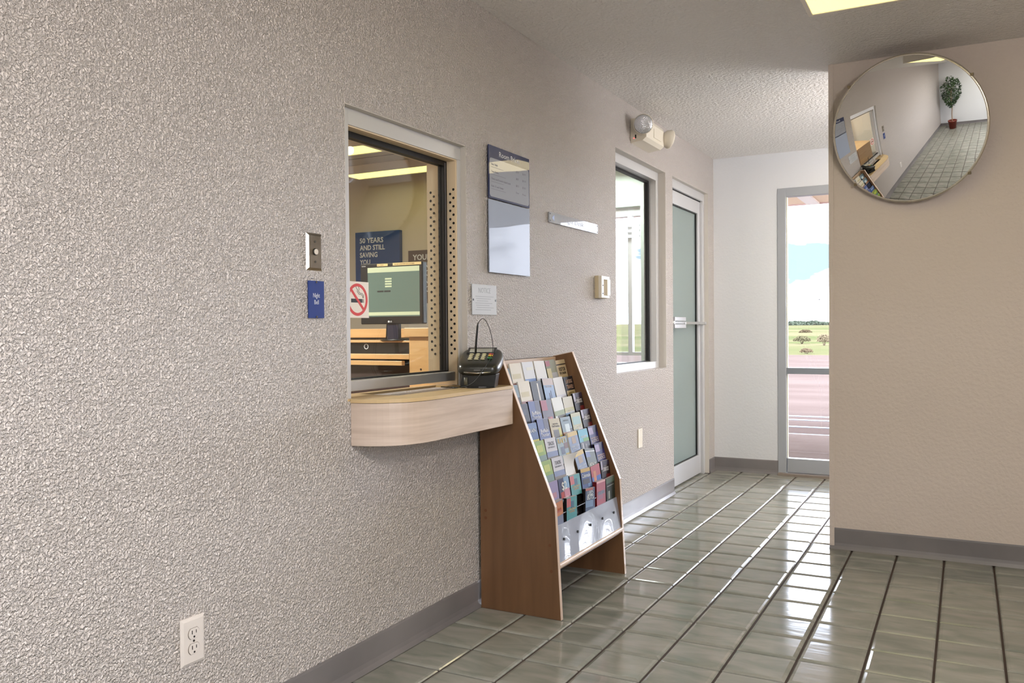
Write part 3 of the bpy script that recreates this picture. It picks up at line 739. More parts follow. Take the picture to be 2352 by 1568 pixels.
# =================================================================== BROCHURE RACK
RY0, RY1, TH = 2.968, 3.680, .017
rk = thing('brochure_rack', 'tall slanted wooden brochure rack standing against the plastered wall', 'rack', (.18, (RY0+RY1)/2, 0))
side = [(.016, 0), (.369, 0), (.346, .434), (.114, 1.012), (.016, .992)]
for ya, yb in ((RY0, RY0+TH), (RY1-TH, RY1)):
    s_ = part('side_panel', MB().prism(side, 1, ya, yb), RACKW, rk)
    mb = MB()      # pale front and top edge banding
    for (a, b_) in ((side[1], side[2]), (side[2], side[3]), (side[3], side[4])):
        a, b_ = Vector(a), Vector(b_); dd = (b_-a).normalized(); nn = Vector((dd.y, -dd.x))*.0022
        mb.prism([tuple(a), tuple(a+nn), tuple(b_+nn), tuple(b_)], 1, ya+.0005, yb-.0005)
    part('edge_band', mb, RACKE, s_)
    mb = MB()
    for (xx, zz) in ((.325, .285), (.330, .185), (.040, .395), (.040, .365)):
        mb.cyl((xx, RY0-.0006 if ya == RY0 else ya-.0006, zz), .0065, .0012, axis=1, n=14)
    part('dowel_plug', mb, mat('dowel_plug', (106, 66, 40), .5), s_, kind='stuff')
iy0, iy1 = RY0+TH, RY1-TH
part('header_board', MB().box((.018, iy0, .915), (.030, iy1, .990)), mat('header_wood', (214, 186, 160), .4), rk, bevel=.001)
part('back_panel', MB().box((.016, iy0, .15), (.0175, iy1, .992)), mat('rack_back', (60, 44, 32), .7), rk)
part('bottom_rail', MB().prism(arc((.352, .203), .011, 0, 2*PI-.4, 14), 1, iy0, iy1), RACKE, rk)
part('bottom_shelf', MB().box((.06, iy0, .186), (.350, iy1, .198)), RACKW, rk)
# row geometry: front line of the pockets
TIPS = [(.079, .975), (.118, .899), (.164, .823), (.203, .748), (.237, .674), (.268, .598), (.301, .521), (.325, .446)]
LEAN = math.radians(13)
pk = mat('pocket_plastic', (30, 28, 28), .25, spec=.5)
for k, (xt, zt_) in enumerate(TIPS):
    # the ledge each row stands on, and the thin divider behind it
    mb = MB(); mb.box((xt-.028 if k < 7 else .27, iy0, zt_-.136), (xt+.024 if k < 7 else .3255, iy1, zt_-.133))
    mb.prism([(xt-.012, zt_-.127), (xt-.0105, zt_-.127), (xt-.030, zt_-.034), (xt-.0315, zt_-.034)], 1, iy0, iy1)
    part('pocket_tray', mb, pk, rk)
fp = part('front_panel', MB().prism([(.3510, .212), (.3540, .212), (.3320, .350), (.3290, .350)], 1, iy0, iy1), None or ACRYL, rk, label='clear acrylic front panel with five dark screws')
FRN = mat('acrylic_floor_glare', (168, 178, 200), .3, spec=.3, coat=1.0, coat_rough=.01)  # pale blue base paints the bright floor reflected in the clear acrylic
FRN.node_tree.nodes['Principled BSDF'].inputs['Coat IOR'].default_value = 2.4
t, b = nodes(FRN); g = t.nodes.new('ShaderNodeNewGeometry'); n_ = t.nodes.new('ShaderNodeTexNoise'); n_.inputs['Scale'].default_value = 6; n_.inputs['Detail'].default_value = 0
bp = t.nodes.new('ShaderNodeBump'); bp.inputs['Strength'].default_value = .4; bp.inputs['Distance'].default_value = .02
t.links.new(g.outputs['Position'], n_.inputs['Vector']); t.links.new(n_.outputs[0], bp.inputs['Height']); t.links.new(bp.outputs[0], b.inputs['Coat Normal']); t.links.new(bp.outputs[0], b.inputs['Normal'])
fp.data.materials[0] = FRN
for k in range(5):
    mb = MB(); mb.cyl((.3405, iy0+.075+k*.135, .292), .0055, .006, axis=0, n=12); part('screw', mb, BLACK, rk)

# ------------------------------------------------------------------ brochures
def M_(rgb):
    k = .86 if min(rgb) < 190 else .95
    return mat('print_%d_%d_%d' % rgb, tuple(c*k for c in rgb), .5, spec=.3)
CW, CH = .1016, .110
DARKP = (28, 24, 26); WHITEP = (226, 222, 214); BROWNP = (92, 70, 52)
C0 = iy0 + .002; CPI = (iy1-iy0-.004)/6
DES = {
 'visitor': ((222, 198, 158), [('VISITOR', .074, .022, .040, (38, 26, 20)), ('TIPS ONLINE', .074, .014, .018, (44, 30, 22)), ('CONTACT IT', .066, .012, -.030, (60, 44, 32))], [((.0, .080), (1, .088), (40, 24, 22)), ((0, -.01), (1, .003), (206, 180, 120))]),
 'olive':   ((128, 122, 62), [], [((0, .075), (.45, .11), (168, 36, 44)), ((.45, -.11), (1, .03), (168, 162, 150)), ((.0, -.01), (.45, .06), (212, 192, 110))]),
 'white':   ((226, 224, 222), [], [((.0, -.02), (1, .0), (214, 214, 226))]),
 'pale':    ((214, 216, 222), [], [((0, -.02), (1, .008), (72, 120, 196)), ((.3, .06), (.9, .08), (222, 222, 214))]),
 'cream':   ((226, 218, 200), [], [((.1, .02), (.8, .05), (226, 214, 170)), ((.0, -.02), (1, -.005), (196, 140, 140))]),
 'sunset':  ((132, 156, 170), [('SANTA FE', .05, .008, .088, (110, 120, 124))], [((0, -.03), (.7, .02), (206, 150, 116)), ((.3, .02), (.75, .07), (206, 222, 228)), ((.75, -.11), (1, .04), (40, 34, 36))]),
 'dog':     ((28, 20, 24), [('LUV DOG', .070, .022, .070, (226, 186, 160)), ('TRAVEL!', .074, .022, .034, (222, 176, 150)), ('CONTACT IT', .060, .013, -.004, (150, 120, 50))], [((.06, -.04), (.96, .022), (212, 188, 140))]),
 'tower':   ((150, 180, 226), [('WELCOME', .06, .01, .055, (226, 222, 226))], [((0, .07), (1, .114), (214, 194, 188)), ((.42, -.02), (.50, .02), (30, 34, 60)), ((.58, -.02), (.64, .035), (40, 48, 90))]),
 'gap':     ((24, 24, 30), [], [((.55, -.11), (.68, .10), (226, 224, 220))]),
 'lubbock': ((34, 20, 28), [('LUBBOCK', .074, .022, .048, (226, 222, 226)), ('VISIT', .03, .006, .076, (190, 170, 180))], [((0, .06), (.22, .114), (190, 182, 206)), ((.5, -.04), (.95, .026), (120, 16, 18)), ((.25, .086), (.95, .114), (52, 34, 66))]),
 'creamtown': ((222, 214, 186), [('HISTORIC', .06, .009, .02, (226, 226, 222))], [((0, -.03), (.5, .012), (110, 150, 196)), ((.5, -.03), (1, .018), (196, 204, 210)), ((0, .02), (1, .045), (206, 200, 140))]),
 'hills':   ((228, 230, 226), [], [((0, .0), (1, .03), (150, 166, 110)), ((.2, -.03), (1, .0), (84, 76, 58))]),
 'redgrey': ((104, 98, 118), [('SKI', .03, .010, .0, (190, 180, 190))], [((0, .05), (.55, .114), (178, 76, 98)), ((.4, -.03), (.85, .01), (206, 110, 116))]),
 'buffalo': ((96, 112, 176), [('Buffalo', .072, .018, .034, (228, 230, 240)), ('Thunder', .078, .018, .010, (222, 226, 240))], [((.55, .04), (1, .114), (88, 88, 116)), ((0, -.03), (1, -.002), (130, 146, 204))]),
 'navy':    ((26, 30, 52), [], [((.2, .05), (.8, .08), (44, 52, 84))]),
 'blueyellow': ((70, 104, 168), [('TRAIN', .07, .02, .06, (220, 226, 236))], [((0, .0), (1, .018), (222, 214, 60)), ((0, .08), (1, .114), (96, 130, 190))]),
 'beige':   ((206, 190, 148), [('Land of the', .05, .008, .078, (70, 60, 46)), ('Old Pueblos', .072, .010, .062, (70, 60, 46))], [((.2, -.01), (.72, .045), (88, 82, 78)), ((.72, -.01), (.95, .055), (212, 206, 90))]),
 'twopics': ((206, 204, 166), [('ARTESIA', .08, .011, .020, (232, 232, 224))], [((.05, -.04), (.46, .010), (96, 148, 160)), ((.56, -.04), (.98, .014), (206, 204, 214)), ((.1, .04), (.9, .09), (166, 206, 204))]),
 'green':   ((150, 182, 70), [], [((.0, -.03), (1, .03), (120, 150, 140)), ((.3, .05), (.8, .09), (204, 214, 90))]),
 'taos':    ((198, 196, 204), [('TAOS', .056, .019, .072, (76, 74, 84)), ('NEW MEXICO', .066, .008, .056, (120, 118, 128))], [((0, -.03), (1, .036), (126, 140, 186)), ((0, -.03), (1, .006), (120, 108, 104)), ((.2, -.035), (.75, -.012), (176, 130, 110))]),
 'raft':    ((156, 178, 190), [('RAFT', .082, .026, .078, (228, 190, 70))], [((.25, .01), (.62, .055), (84, 96, 130)), ((.62, .04), (1, .075), (120, 84, 80)), ((.65, -.03), (1, .012), (206, 186, 70))]),
 'gold':    ((132, 150, 190), [('SCENIC LOOP', .08, .008, .018, (220, 226, 236)), ('BYWAYS', .06, .008, .004, (214, 220, 236))], [((0, .086), (1, .114), (226, 192, 90)), ((.3, .04), (.7, .082), (176, 150, 120))]),
 'cyan':    ((96, 190, 224), [('GOLDEN', .062, .011, .062, (226, 236, 236))], [((.4, .036), (1, .058), (120, 184, 90)), ((0, -.06), (1, .036), (64, 68, 78)), ((.2, -.03), (.3, .03), (206, 206, 210)), ((.55, -.04), (.62, .02), (196, 196, 200))]),
 'justice': ((50, 52, 128), [("NEW MEXICO'S", .08, .009, .030, (222, 200, 206)), ('JUSTICE', .082, .016, .008, (228, 214, 220))], [((0, .060), (.5, .105), (178, 160, 206)), ((.5, .07), (1, .114), (30, 30, 84))]),
 'curved':  ((246, 246, 248), [], []),
 'ride':    ((58, 74, 54), [('RIDE IT', .07, .022, .0, (226, 228, 224))], [((0, .06), (.45, .1), (90, 112, 178)), ((0, .094), (1, .10), (220, 222, 226))]),
 'lavender': ((168, 156, 204), [], [((0, .02), (.8, .05), (206, 150, 170))]),
 'two':     ((34, 40, 92), [('$2', .048, .040, .045, (236, 236, 232)), ('FREE', .05, .010, -.010, (236, 236, 236))], [((.5, .04), (1, .114), (150, 190, 230)), ((.45, -.01), (.95, .044), (226, 150, 170)), ((.1, .0), (.42, .036), (196, 60, 44))]),
 'teal':    ((96, 176, 184), [('CARLSBAD', .076, .010, .040, (240, 214, 160)), ('CAVERNS', .05, .009, .026, (236, 200, 160))], [((0, .06), (.4, .11), (226, 124, 130)), ((.4, .05), (.7, .09), (70, 120, 150))]),
 'colorado': ((58, 84, 150), [('Colorado', .086, .020, .060, (236, 240, 244))], [((0, .092), (1, .114), (222, 182, 84)), ((.1, .02), (.8, .05), (34, 38, 60)), ((.6, -.0), (1, .02), (120, 160, 214))]),
 'redblue': ((206, 92, 104), [], [((0, -.03), (1, .045), (70, 112, 204)), ((.2, .0), (.5, .08), (230, 150, 110))]),
 'ledbuts': ((70, 92, 130), [('LED', .06, .022, .072, (232, 238, 240)), ('BUTS', .07, .022, .046, (232, 238, 240))], [((0, .0), (.8, .04), (140, 170, 210)), ((0, .10), (.8, .114), (206, 120, 110))]),
 'galleries': ((214, 132, 152), [('GALLERIES', .08, .018, .03, (150, 190, 214))], [((.1, .0), (.7, .05), (196, 150, 178)), ((0, .102), (1, .114), (240, 190, 196))]),
 'darkgreen': ((40, 52, 44), [], [((.1, .06), (.9, .064), (190, 190, 186)), ((0, .08), (1, .114), (92, 116, 96)), ((.2, -.02), (.4, .03), (180, 186, 176))]),
 'orange':  ((150, 160, 190), [('ART TRAIL', .076, .012, .06, (226, 120, 70))], [((0, .03), (1, .11), (226, 150, 110)), ((.15, .0), (.3, .02), (220, 214, 120)), ((.2, .05), (.9, .062), (206, 120, 110))]),
 'redstack': ((150, 44, 48), [], [((.3, .0), (.4, .114), (200, 190, 180)), ((.7, .0), (.76, .114), (60, 16, 24))]),
}
ROWS = [   # (column, design, stack thickness, page colour, extra lean deg, roll deg, rise, label)
 [(0, 'sunset', .030, DARKP, 4, 5, -.012, 'grey-blue sunset brochure in a thick stack, top row far left'),
  (1, 'cream', .006, WHITEP, 0, 0, .004, 'plain cream brochure in the top row, second from left'),
  (2, 'pale', .012, WHITEP, 0, 0, .006, 'pale blue-white brochure with blue foot in the top row'),
  (3, 'white', .004, WHITEP, 1, 2, .006, 'white leaflet in the top row beside the olive one'),
  (4, 'olive', .012, DARKP, 0, -3, .006, 'olive and red brochure in the top row'),
  (5, 'visitor', .010, WHITEP, 0, -3, .002, 'cream brochure titled Visitor Tips in the top right corner')],
 [(0, 'sunset', .012, DARKP, 2, 4, -.004, 'grey-blue sunset brochure, second row far left'),
  (1, 'cream', .006, WHITEP, 0, 0, .006, 'cream brochure with faint yellow patch, second row'),
  (2, 'gap', .012, DARKP, 0, 0, .0, 'dark brochure edge with one white sheet, second row'),
  (3, 'tower', .006, DARKP, 1, 4, .006, 'sky blue brochure with a dark tower, second row'),
  (4, 'white', .004, WHITEP, 1, -3, .004, 'plain white leaflet in the second row'),
  (5, 'dog', .006, DARKP, 0, -2, .002, 'black brochure with TRAVEL in tan letters, second row right')],
 [(0, 'navy', .014, DARKP, 0, 0, -.004, 'dark navy brochure stack, third row far left'),
  (1, 'buffalo', .010, DARKP, 0, 4, .0, 'blue Buffalo Thunder brochure, upper of the two'),
  (2, 'redgrey', .010, BROWNP, 1, 4, -.004, 'red and grey ski brochure in the third row'),
  (3, 'hills', .004, WHITEP, 1, -3, .0, 'white brochure with green hills, third row'),
  (4, 'creamtown', .016, DARKP, 0, 0, -.006, 'cream town brochure in a dark stack, third row'),
  (5, 'lubbock', .010, DARKP, 0, -1, .004, 'black and red LUBBOCK brochure, topmost of three')],
 [(0, 'blueyellow', .006, DARKP, 0, 2, -.004, 'blue brochure with a yellow band, fourth row far left'),
  (1, 'buffalo', .010, DARKP, 0, 3, .004, 'blue Buffalo Thunder brochure, lower of the two'),
  (2, 'beige', .016, BROWNP, 2, 5, -.006, 'beige brochure with small grey picture, fourth row'),
  (3, 'sunset', .016, BROWNP, 2, 3, -.010, 'grey-blue sunset brochure, fourth row middle'),
  (4, 'twopics', .008, DARKP, 0, 0, -.002, 'cream brochure with two small pictures, fourth row'),
  (5, 'lubbock', .010, DARKP, 0, 0, .004, 'black and red LUBBOCK brochure, middle of three')],
 [(0, 'green', .006, DARKP, 0, 0, .0, 'green brochure, fifth row far left'),
  (1, 'taos', .010, BROWNP, 0, 3, .0, 'grey TAOS brochure, upper of the two'),
  (2, 'raft', .012, DARKP, 0, 0, -.008, 'RAFT brochure with yellow letters'),
  (3, 'gold', .010, WHITEP, 1, -2, .002, 'blue brochure with gold top band, fifth row'),
  (4, 'cyan', .016, DARKP, 0, 0, .0, 'bright cyan and green brochure, fifth row'),
  (5, 'justice', .008, DARKP, 0, 0, .004, 'purple-blue brochure, upper of the two at the right end')],
 [(0, 'green', .006, DARKP, 0, 0, .0, 'green brochure, sixth row far left'),
  (1, 'taos', .008, BROWNP, 0, 2, .0, 'grey TAOS brochure, lower of the two'),
  (2, 'curved', .003, WHITEP, -4, -4, .0, 'blank white leaflet curling forward, sixth row'),
  (3, 'gold', .014, BROWNP, 2, -7, -.004, 'blue brochure with gold top band leaning right, sixth row'),
  (4, 'ride', .014, DARKP, 4, 9, -.008, 'dark green leaning brochure, sixth row'),
  (5, 'justice', .008, DARKP, 0, 0, .004, 'purple-blue brochure, lower of the two at the right end')],
 [(0, 'lavender', .004, WHITEP, 0, 0, -.004, 'lavender brochure, seventh row far left'),
  (1, 'two', .010, DARKP, 0, -3, -.004, 'navy brochure with a large $2'),
  (2, 'teal', .014, DARKP, 1, 2, -.010, 'teal and pink brochure, upper of the two'),
  (3, 'colorado', .018, DARKP, 1, 4, .0, 'navy Colorado brochure with gold top band'),
  (4, 'redblue', .006, DARKP, 0, -3, -.002, 'red and blue brochure, seventh row'),
  (5, 'lubbock', .012, DARKP, 0, 3, .002, 'black and red LUBBOCK brochure, lowest of three')],
 [(0, 'orange', .030, BROWNP, 1, -5, -.004, 'orange and grey brochure in a thick stack, bottom row left'),
  (1, 'teal', .014, DARKP, 2, 5, -.010, 'teal and pink brochure, lower of the two'),
  (2, 'teal', .010, DARKP, 2, 5, -.03, 'teal brochure half sunk, bottom row'),
  (3, 'ledbuts', .010, DARKP, 1, 8, -.006, 'blue-grey brochure with white capitals, bottom row'),
  (4, 'galleries', .022, (120, 22, 28), 0, 2, .006, 'pink galleries brochure in a red stack, bottom row'),
  (5, 'darkgreen', .010, DARKP, 0, -2, .004, 'dark green brochure, bottom row right')],
]
ROWS[7].pop(2)
for k, row in enumerate(ROWS):
    xt, zt_ = TIPS[k]
    for col, des, thick, pagec, el, roll, rise, label in row:
        base, txts, pics = DES[des]
        lean = (LEAN if k < 6 else math.radians(8 if k == 6 else 1.5)) + math.radians(el if k < 7 else 0); thick = min(thick, .017)
        yc = C0 + CPI*(col+.5) + (.004 if col == 0 and k < 7 else 0) + (-.004 if k == 7 and col == 0 else 0) + (.02 if k == 7 and col == 1 else 0) - (.012 if k==7 and col==3 else 0)
        Yv = Vector((-math.sin(lean), 0, math.cos(lean))); Xv = Vector((0, 1, 0))
        top = Vector((xt if k != 6 else .297, yc, zt_+rise))
        ctr = top - Yv*(CH/2)
        M = wall_frame(ctr, Xv, Yv) @ Matrix.Rotation(math.radians(-roll*.6), 4, 'Z')
        CH = .110 if k != 6 else .084
        ctr = top - Yv*(CH/2); M.translation = ctr
        b_ = thing('brochure', label, 'brochure', matrix=M, group='brochures in the wooden rack')
        hw, hh = CW/2, CH/2
        if des == 'curved':
            mb = MB(); N = 10; vs = []; fs = []
            for j in range(N+1):
                v = -hh + CH*j/N; cz = .035*(max(0, j/N-.45)/.55)**2
                for i in range(5):
                    u = -hw+CW*i/4; vs.append((u - (.02*(j/N) if i == 4 else 0), v, cz*(i/4)+.001))
            for j in range(N):
                for i in range(4): fs.append((j*5+i, j*5+i+1, (j+1)*5+i+1, (j+1)*5+i))
            part('cover', MB().add(vs, fs, True), M_(base), b_); continue
        part('pages', MB().box((-hw, -hh, -thick), (hw, hh, -.0006)), M_(pagec), b_)
        cv = part('cover', MB().box((-hw, -hh, -.0006), (hw, hh, .0)), M_(base), b_)
        part('top_edge', MB().box((-hw+.0005, hh-.0004, -thick), (hw-.0005, hh+.0005, -.0008)), M_((206, 200, 196)), b_)
        for q, (a, c, rgb) in enumerate(pics):
            u0, u1 = -hw+CW*a[0]+.0005, -hw+CW*c[0]-.0005
            v0, v1 = max(hh-(.114-a[1])*.7, -hh+.001), min(hh-(.114-c[1])*.7, hh-.0005)
            if v1 <= v0: continue
            part('picture', MB().box((u0, v0, 0), (u1, v1, .0003+.00012*q)), M_(rgb), cv)
        for s, wd, ht, v, rgb in txts:
            text(s, M_(rgb), cv, width=wd, height=ht*.8, at=(0, hh-(.114-v)*.7, .0007), align='CENTER', bold=.012)

# =================================================================== CARD TERMINAL
tm = thing('card_terminal', 'black card payment terminal with keypad on the laminate shelf', 'card terminal', matrix=Matrix.Translation((.098, 2.835, ZT)) @ Matrix.Rotation(math.radians(22), 4, 'Z'))
# local: x right, y away, z up ; body tilted
def section(y, w_, zb, zt__, crown):
    pts = []
    for (fx, fz) in ((-1, .25), (-1, .62), (-.92, .88), (-.6, 1), (0, 1+crown), (.6, 1), (.92, .88), (1, .62), (1, .25), (.8, .0), (0, -.06), (-.8, 0)):
        pts.append((fx*w_/2, y, zb+(zt__-zb)*fz))
    return pts
secs = [section(-.086, .100, .058, .076, .0), section(-.080, .135, .050, .088, .02), section(-.060, .158, .046, .098, .02), section(-.02, .168, .050, .112, .0),
        section(.03, .172, .062, .130, .0), section(.065, .168, .080, .143, .0), section(.085, .150, .095, .147, .0), section(.092, .120, .108, .142, .0)]
mb = MB(); vs = [p_ for s_ in secs for p_ in s_]; fs = []
for i in range(len(secs)-1):
    for j in range(12): k = (j+1) % 12; fs.append((i*12+j, i*12+k, (i+1)*12+k, (i+1)*12+j))
fs += [tuple(range(12))[::-1], tuple(range(84, 96))]
bd = part('body', mb.add(vs, fs, True), mat('terminal_black', (38, 38, 32), .28, spec=.6), tm)
sm = bd.modifiers.new('sub', 'SUBSURF'); sm.levels = 1; sm.render_levels = 2
def on_top(x, y, dz=0):   # height of the tilted top face
    return (x, y, .112 + (y+.02)*.34 + .002 + dz)
def slab(mb, x0, x1, y0, y1, h=.003, dz=0.0, skew=0):
    a = [on_top(x0+skew, y0, dz), on_top(x1-skew, y0, dz), on_top(x1, y1, dz), on_top(x0, y1, dz)]
    mb.add([(p[0], p[1], p[2]-.006) for p in a] + [(p[0], p[1], p[2]+h) for p in a], [(0,3,2,1),(4,5,6,7),(0,1,5,4),(1,2,6,5),(2,3,7,6),(3,0,4,7)])
mb = MB(); slab(mb, -.056, .056, .024, .080, .0012); part('screen_bezel', mb, BLACKP, tm)
mb = MB(); slab(mb, -.046, .046, .031, .067, .0022); part('screen', mb, mat('lcd_grey', (176, 178, 168), .2, coat=.6), tm, label='pale grey display')
KEYM = mat('key_cream', (214, 208, 170), .4)
for r in range(4):
    for c in range(3):
        p3 = on_top(-.034+.0245*c, .010-.0165*r, .0008)
        mb = MB(); mb.ellip(p3, (.0088, .0058, .0034), 14, 8); part('key', mb, KEYM, tm)
for (yy, rgb, hh_) in ((.010, (206, 84, 78), .0062), (-.0055, (228, 190, 60), .0066), (-.030, (24, 130, 76), .0135)):
    mb = MB(); mb.ellip(on_top(.041, yy, .0008), (.0098, hh_, .0036), 14, 8); part('key', mb, mat('key_%d' % rgb[0], rgb, .4), tm)
part('lip', MB().tube([(-.050, -.083, .060), (0, -.090, .057), (.050, -.083, .060)], .0022), CHROME, tm)
mb = MB(); mb.prism([(-.070, .0), (.062, .0), (.070, .052), (-.060, .052)], 1, -.062, .04); mb.box((-.070, .03, 0), (.055, .08, .085))
part('stand', mb, BLACKP, tm, bevel=.003)
part('stand_knob', MB().cyl((-.045, -.070, .012), .007, .028, n=12), mat('knob_grey', (90, 88, 74), .5), tm)
part('logo_badge', MB().box((-.012, -.0875, .066), (.012, -.0855, .070)), mat('badge', (110, 110, 110), .4), tm)

# stylus pen on a coiled cord
pen = thing('stylus_pen', 'thin black stylus standing up behind the card terminal on a looping cord', 'pen', (.10, 2.80, ZT))
mb = MB(); mb.tube([(.098, 2.80, 1.030), (.101, 2.80, 1.07), (.108, 2.80, 1.135), (.111, 2.80, 1.148)], .0042, n=10, taper=[1, 1, .9, .5])
part('barrel', mb, BLACKP, pen)
def spline(P, n=10):
    out = []
    for i in range(len(P)-1):
        p0, p1, p2, p3 = Vector(P[max(i-1, 0)]), Vector(P[i]), Vector(P[i+1]), Vector(P[min(i+2, len(P)-1)])
        for k in range(n):
            q = k/n; out.append(.5*((2*p1)+(-p0+p2)*q+(2*p0-5*p1+4*p2-p3)*q*q+(-p0+3*p1-3*p2+p3)*q**3))
    out.append(Vector(P[-1])); return out
mb = MB(); mb.tube(spline([(.111, 2.80, 1.147), (.128, 2.80, 1.163), (.152, 2.79, 1.152), (.176, 2.78, 1.110), (.188, 2.775, 1.060), (.185, 2.765, 1.020), (.172, 2.735, .975), (.13, 2.725, .925), (.08, 2.725, .907), (.03, 2.735, .906)]), .0013, n=6)
part('cord', mb, BLACK, pen)
c_ = thing('loose_cable', 'thin dark cable lying along the edge of the cash tray', 'cable', (.1, 2.74, ZT))
mb = MB(); mb.tube(spline([(-.02, 2.74, .905), (.04, 2.72, .906), (.065, 2.70, .9055), (.085, 2.735, .908), (.11, 2.72, .906), (.135, 2.745, .9045), (.176, 2.79, .9045), (.1765, 2.81, .9045)]), .002, n=6)
part('cord', mb, BLACK, c_)
mb = MB(); mb.box((.125, 2.775, ZT), (.150, 2.800, ZT+.004)); part('plug', mb, mat('plug_pale', (200, 200, 206), .4), c_)

# =================================================================== OFFICE BEHIND THE WALL
OW = orange_peel(mat('office_paint', (206, 196, 180), .6, spec=.3), 60, .1, .001)
struct('wall_office_far', MB().box((-4.4, 5.90, 0), (-1.45, 5.98, H)).box((-1.53, 5.98, 0), (-1.45, 6.66, H)), OW, 'office wall with the posters', 'wall')
struct('wall_office_side', MB().box((-4.5, .6, 0), (-4.4, 6.66, H)), OW, 'far side wall of the office', 'wall')
struct('wall_office_near', MB().box((-4.4, .5, 0), (-TW, .6, H)), OW, 'near end wall of the office', 'wall')
struct('ceiling_office', MB().box((-4.5, .5, H), (-TW, 6.81, H+.12)), mat('office_ceiling', (198, 182, 162), .7), 'beige office ceiling', 'ceiling')
mb = MB(); mb.box((-4.4, 5.235, H-.002), (-TW, 5.242, H)); mb.box((-4.4, 4.2, H-.002), (-TW, 4.207, H)); mb.box((-3.0, .6, H-.002), (-2.993, 5.9, H))
struct('trim_2', mb, mat('ceiling_seam', (120, 104, 88), .8), 'dark seams in the office ceiling', 'trim')
# room behind the frosted door
mb = MB(); mb.box((-4.4, 6.66, 0), (-.98, 6.81, H)); mb.box((-.60, 6.66, 0), (-TW, 6.81, H)); mb.box((-.98, 6.66, 0), (-.60, 6.81, .82)); mb.box((-.98, 6.66, 2.12), (-.60, 6.81, H)); struct('wall_back_room', mb, mat('back_room_paint', (206, 216, 206), .7), 'wall seen through the frosted door', 'wall')
w = thing('window_5', 'narrow bright office window seen through the far window glass', 'window', (-.79, 6.7, .82), kind='structure')
mb = MB(); mb.box((-.980, 6.70, .82), (-.965, 6.75, 2.12)); mb.box((-.612, 6.70, .82), (-.60, 6.75, 2.12)); mb.box((-.965, 6.70, 2.045), (-.612, 6.75, 2.12)); mb.box((-.965, 6.70, .82), (-.612, 6.75, .835)); mb.box((-.965, 6.70, .895), (-.612, 6.75, .922))
part('frame', mb, ALUW, w); part('mullion', MB().box((-.726, 6.70, .922), (-.690, 6.75, 2.045)), ALUW, w)
part('pane', MB().box((-.965, 6.72, .835), (-.612, 6.726, 2.045)), GLASS_E, w)
for k in range(3): part('blind_slat', MB().box((-.96, 6.675, 1.865+k*.045), (-.615, 6.697, 1.888+k*.045)), mat('slat_white', (236, 236, 240), .5), w)
part('sill', MB().box((-.98, 6.60, .800), (-.60, 6.66, .818)), ALUW, w)
p = thing('door_mat', 'dark mat on the floor behind the frosted door', 'mat', (-.7, 6.3, 0))
part('pile', MB().prism(rrect(-1.6, 5.99, -.17, 6.6, .05), 2, -.0075, .012), mat('mat_dark', (50, 58, 62), .9), p)
area_fill_light('area_fill', (-1.2, 6.32, 2.38), 1.2, .3, 22, (.95, 1, .97))  # added fill with no fixture, brightens the room behind the door
# posters
PB = thing('blue_poster', 'blue canvas poster reading 50 YEARS AND STILL SAVING YOU', 'poster', matrix=wall_frame((-2.652, 5.852, 1.757), (1, 0.04, 0)))
part('canvas', MB().box((-.225, -.245, -.048), (.225, .200, 0)), [mat('poster_blue', (24, 66, 128), .5)], PB, bevel=.002)
PWH = mat('poster_white', (226, 228, 232), .5)
for i, s in enumerate(('50 YEARS', 'AND STILL', 'SAVING', 'YOU')):
    text(s, PWH, PB, height=.041, width=[.240, .255, .180, .105][i], at=(-.178, .107-i*.061, .0004), bold=.02)
PB2 = thing('brown_poster', 'brown poster with white capitals partly hidden by the monitor', 'poster', matrix=wall_frame((-2.10, 5.888, 1.40), (1, 0, 0)))
part('canvas', MB().box((-.26, -.06, -.015), (.34, .38, 0)), mat('poster_brown', (96, 80, 76), .5), PB2)
part('picture', MB().box((-.26, -.38, -.015), (.34, -.06, 0)), mat('poster_picture', (208, 200, 190), .5), PB2)
mb = MB(); mb.cyl((.08, -.26, 0), .11, .001, n=24); part('portrait', mb, mat('poster_grey', (84, 82, 84), .6), PB2)
for i, (s, xx) in enumerate((('YOUR', -.215), ('NIN', -.105), ('GE', -.095), ('NO', -.105), ('GE', -.095))):
    text(s, PWH, PB2, height=.045, at=(xx, .300-i*.066, .0004), bold=.02)

# cabinet / desk under the monitor (y = 4.0 plane)
dk = thing('reception_cabinet', 'maple reception counter with black shelves seen through the service window', 'counter', (-1.2, 4.15, 0))
part('top_board', MB().box((-1.85, 4.0, 1.050), (-1.034, 4.40, 1.062)), DESKW, dk, bevel=.002)
part('shelf_board', MB().box((-1.85, 3.985, .955), (-1.034, 4.40, .985)), DESKW, dk, bevel=.002)
part('end_panel', MB().box((-1.034, 3.985, .0), (-.62, 4.05, 1.083)), DESKW, dk, bevel=.003)
part('raised_ledge', MB().box((-1.050, 3.96, 1.083), (-.60, 4.42, 1.134)), DESKW, dk, bevel=.003)
part('back_ledge', MB().box((-1.85, 4.36, 1.075), (-1.27, 4.42, 1.131)), DESKW, dk, bevel=.003)
part('dark_back', MB().box((-1.85, 4.38, .05), (-1.04, 4.40, 1.13)), mat('cabinet_dark', (52, 44, 42), .5), dk)
part('drawer_rail', MB().box((-1.85, 3.95, .921), (-1.060, 3.98, .947)), DESKW, dk, bevel=.002)
part('lower_front', MB().box((-1.85, 4.0, .02), (-1.036, 4.03, .918)), mat('cabinet_front_dark', (62, 48, 44), .45), dk)
part('cam_fastener', MB().cyl((-.955, 3.9835, .90), .006, .002, axis=1, n=12), mat('fastener', (60, 36, 20), .5), dk)
bx = thing('cash_drawer', 'black box drawer with a round white sticker on the reception counter', 'drawer', (-1.3, 4.1, .985))
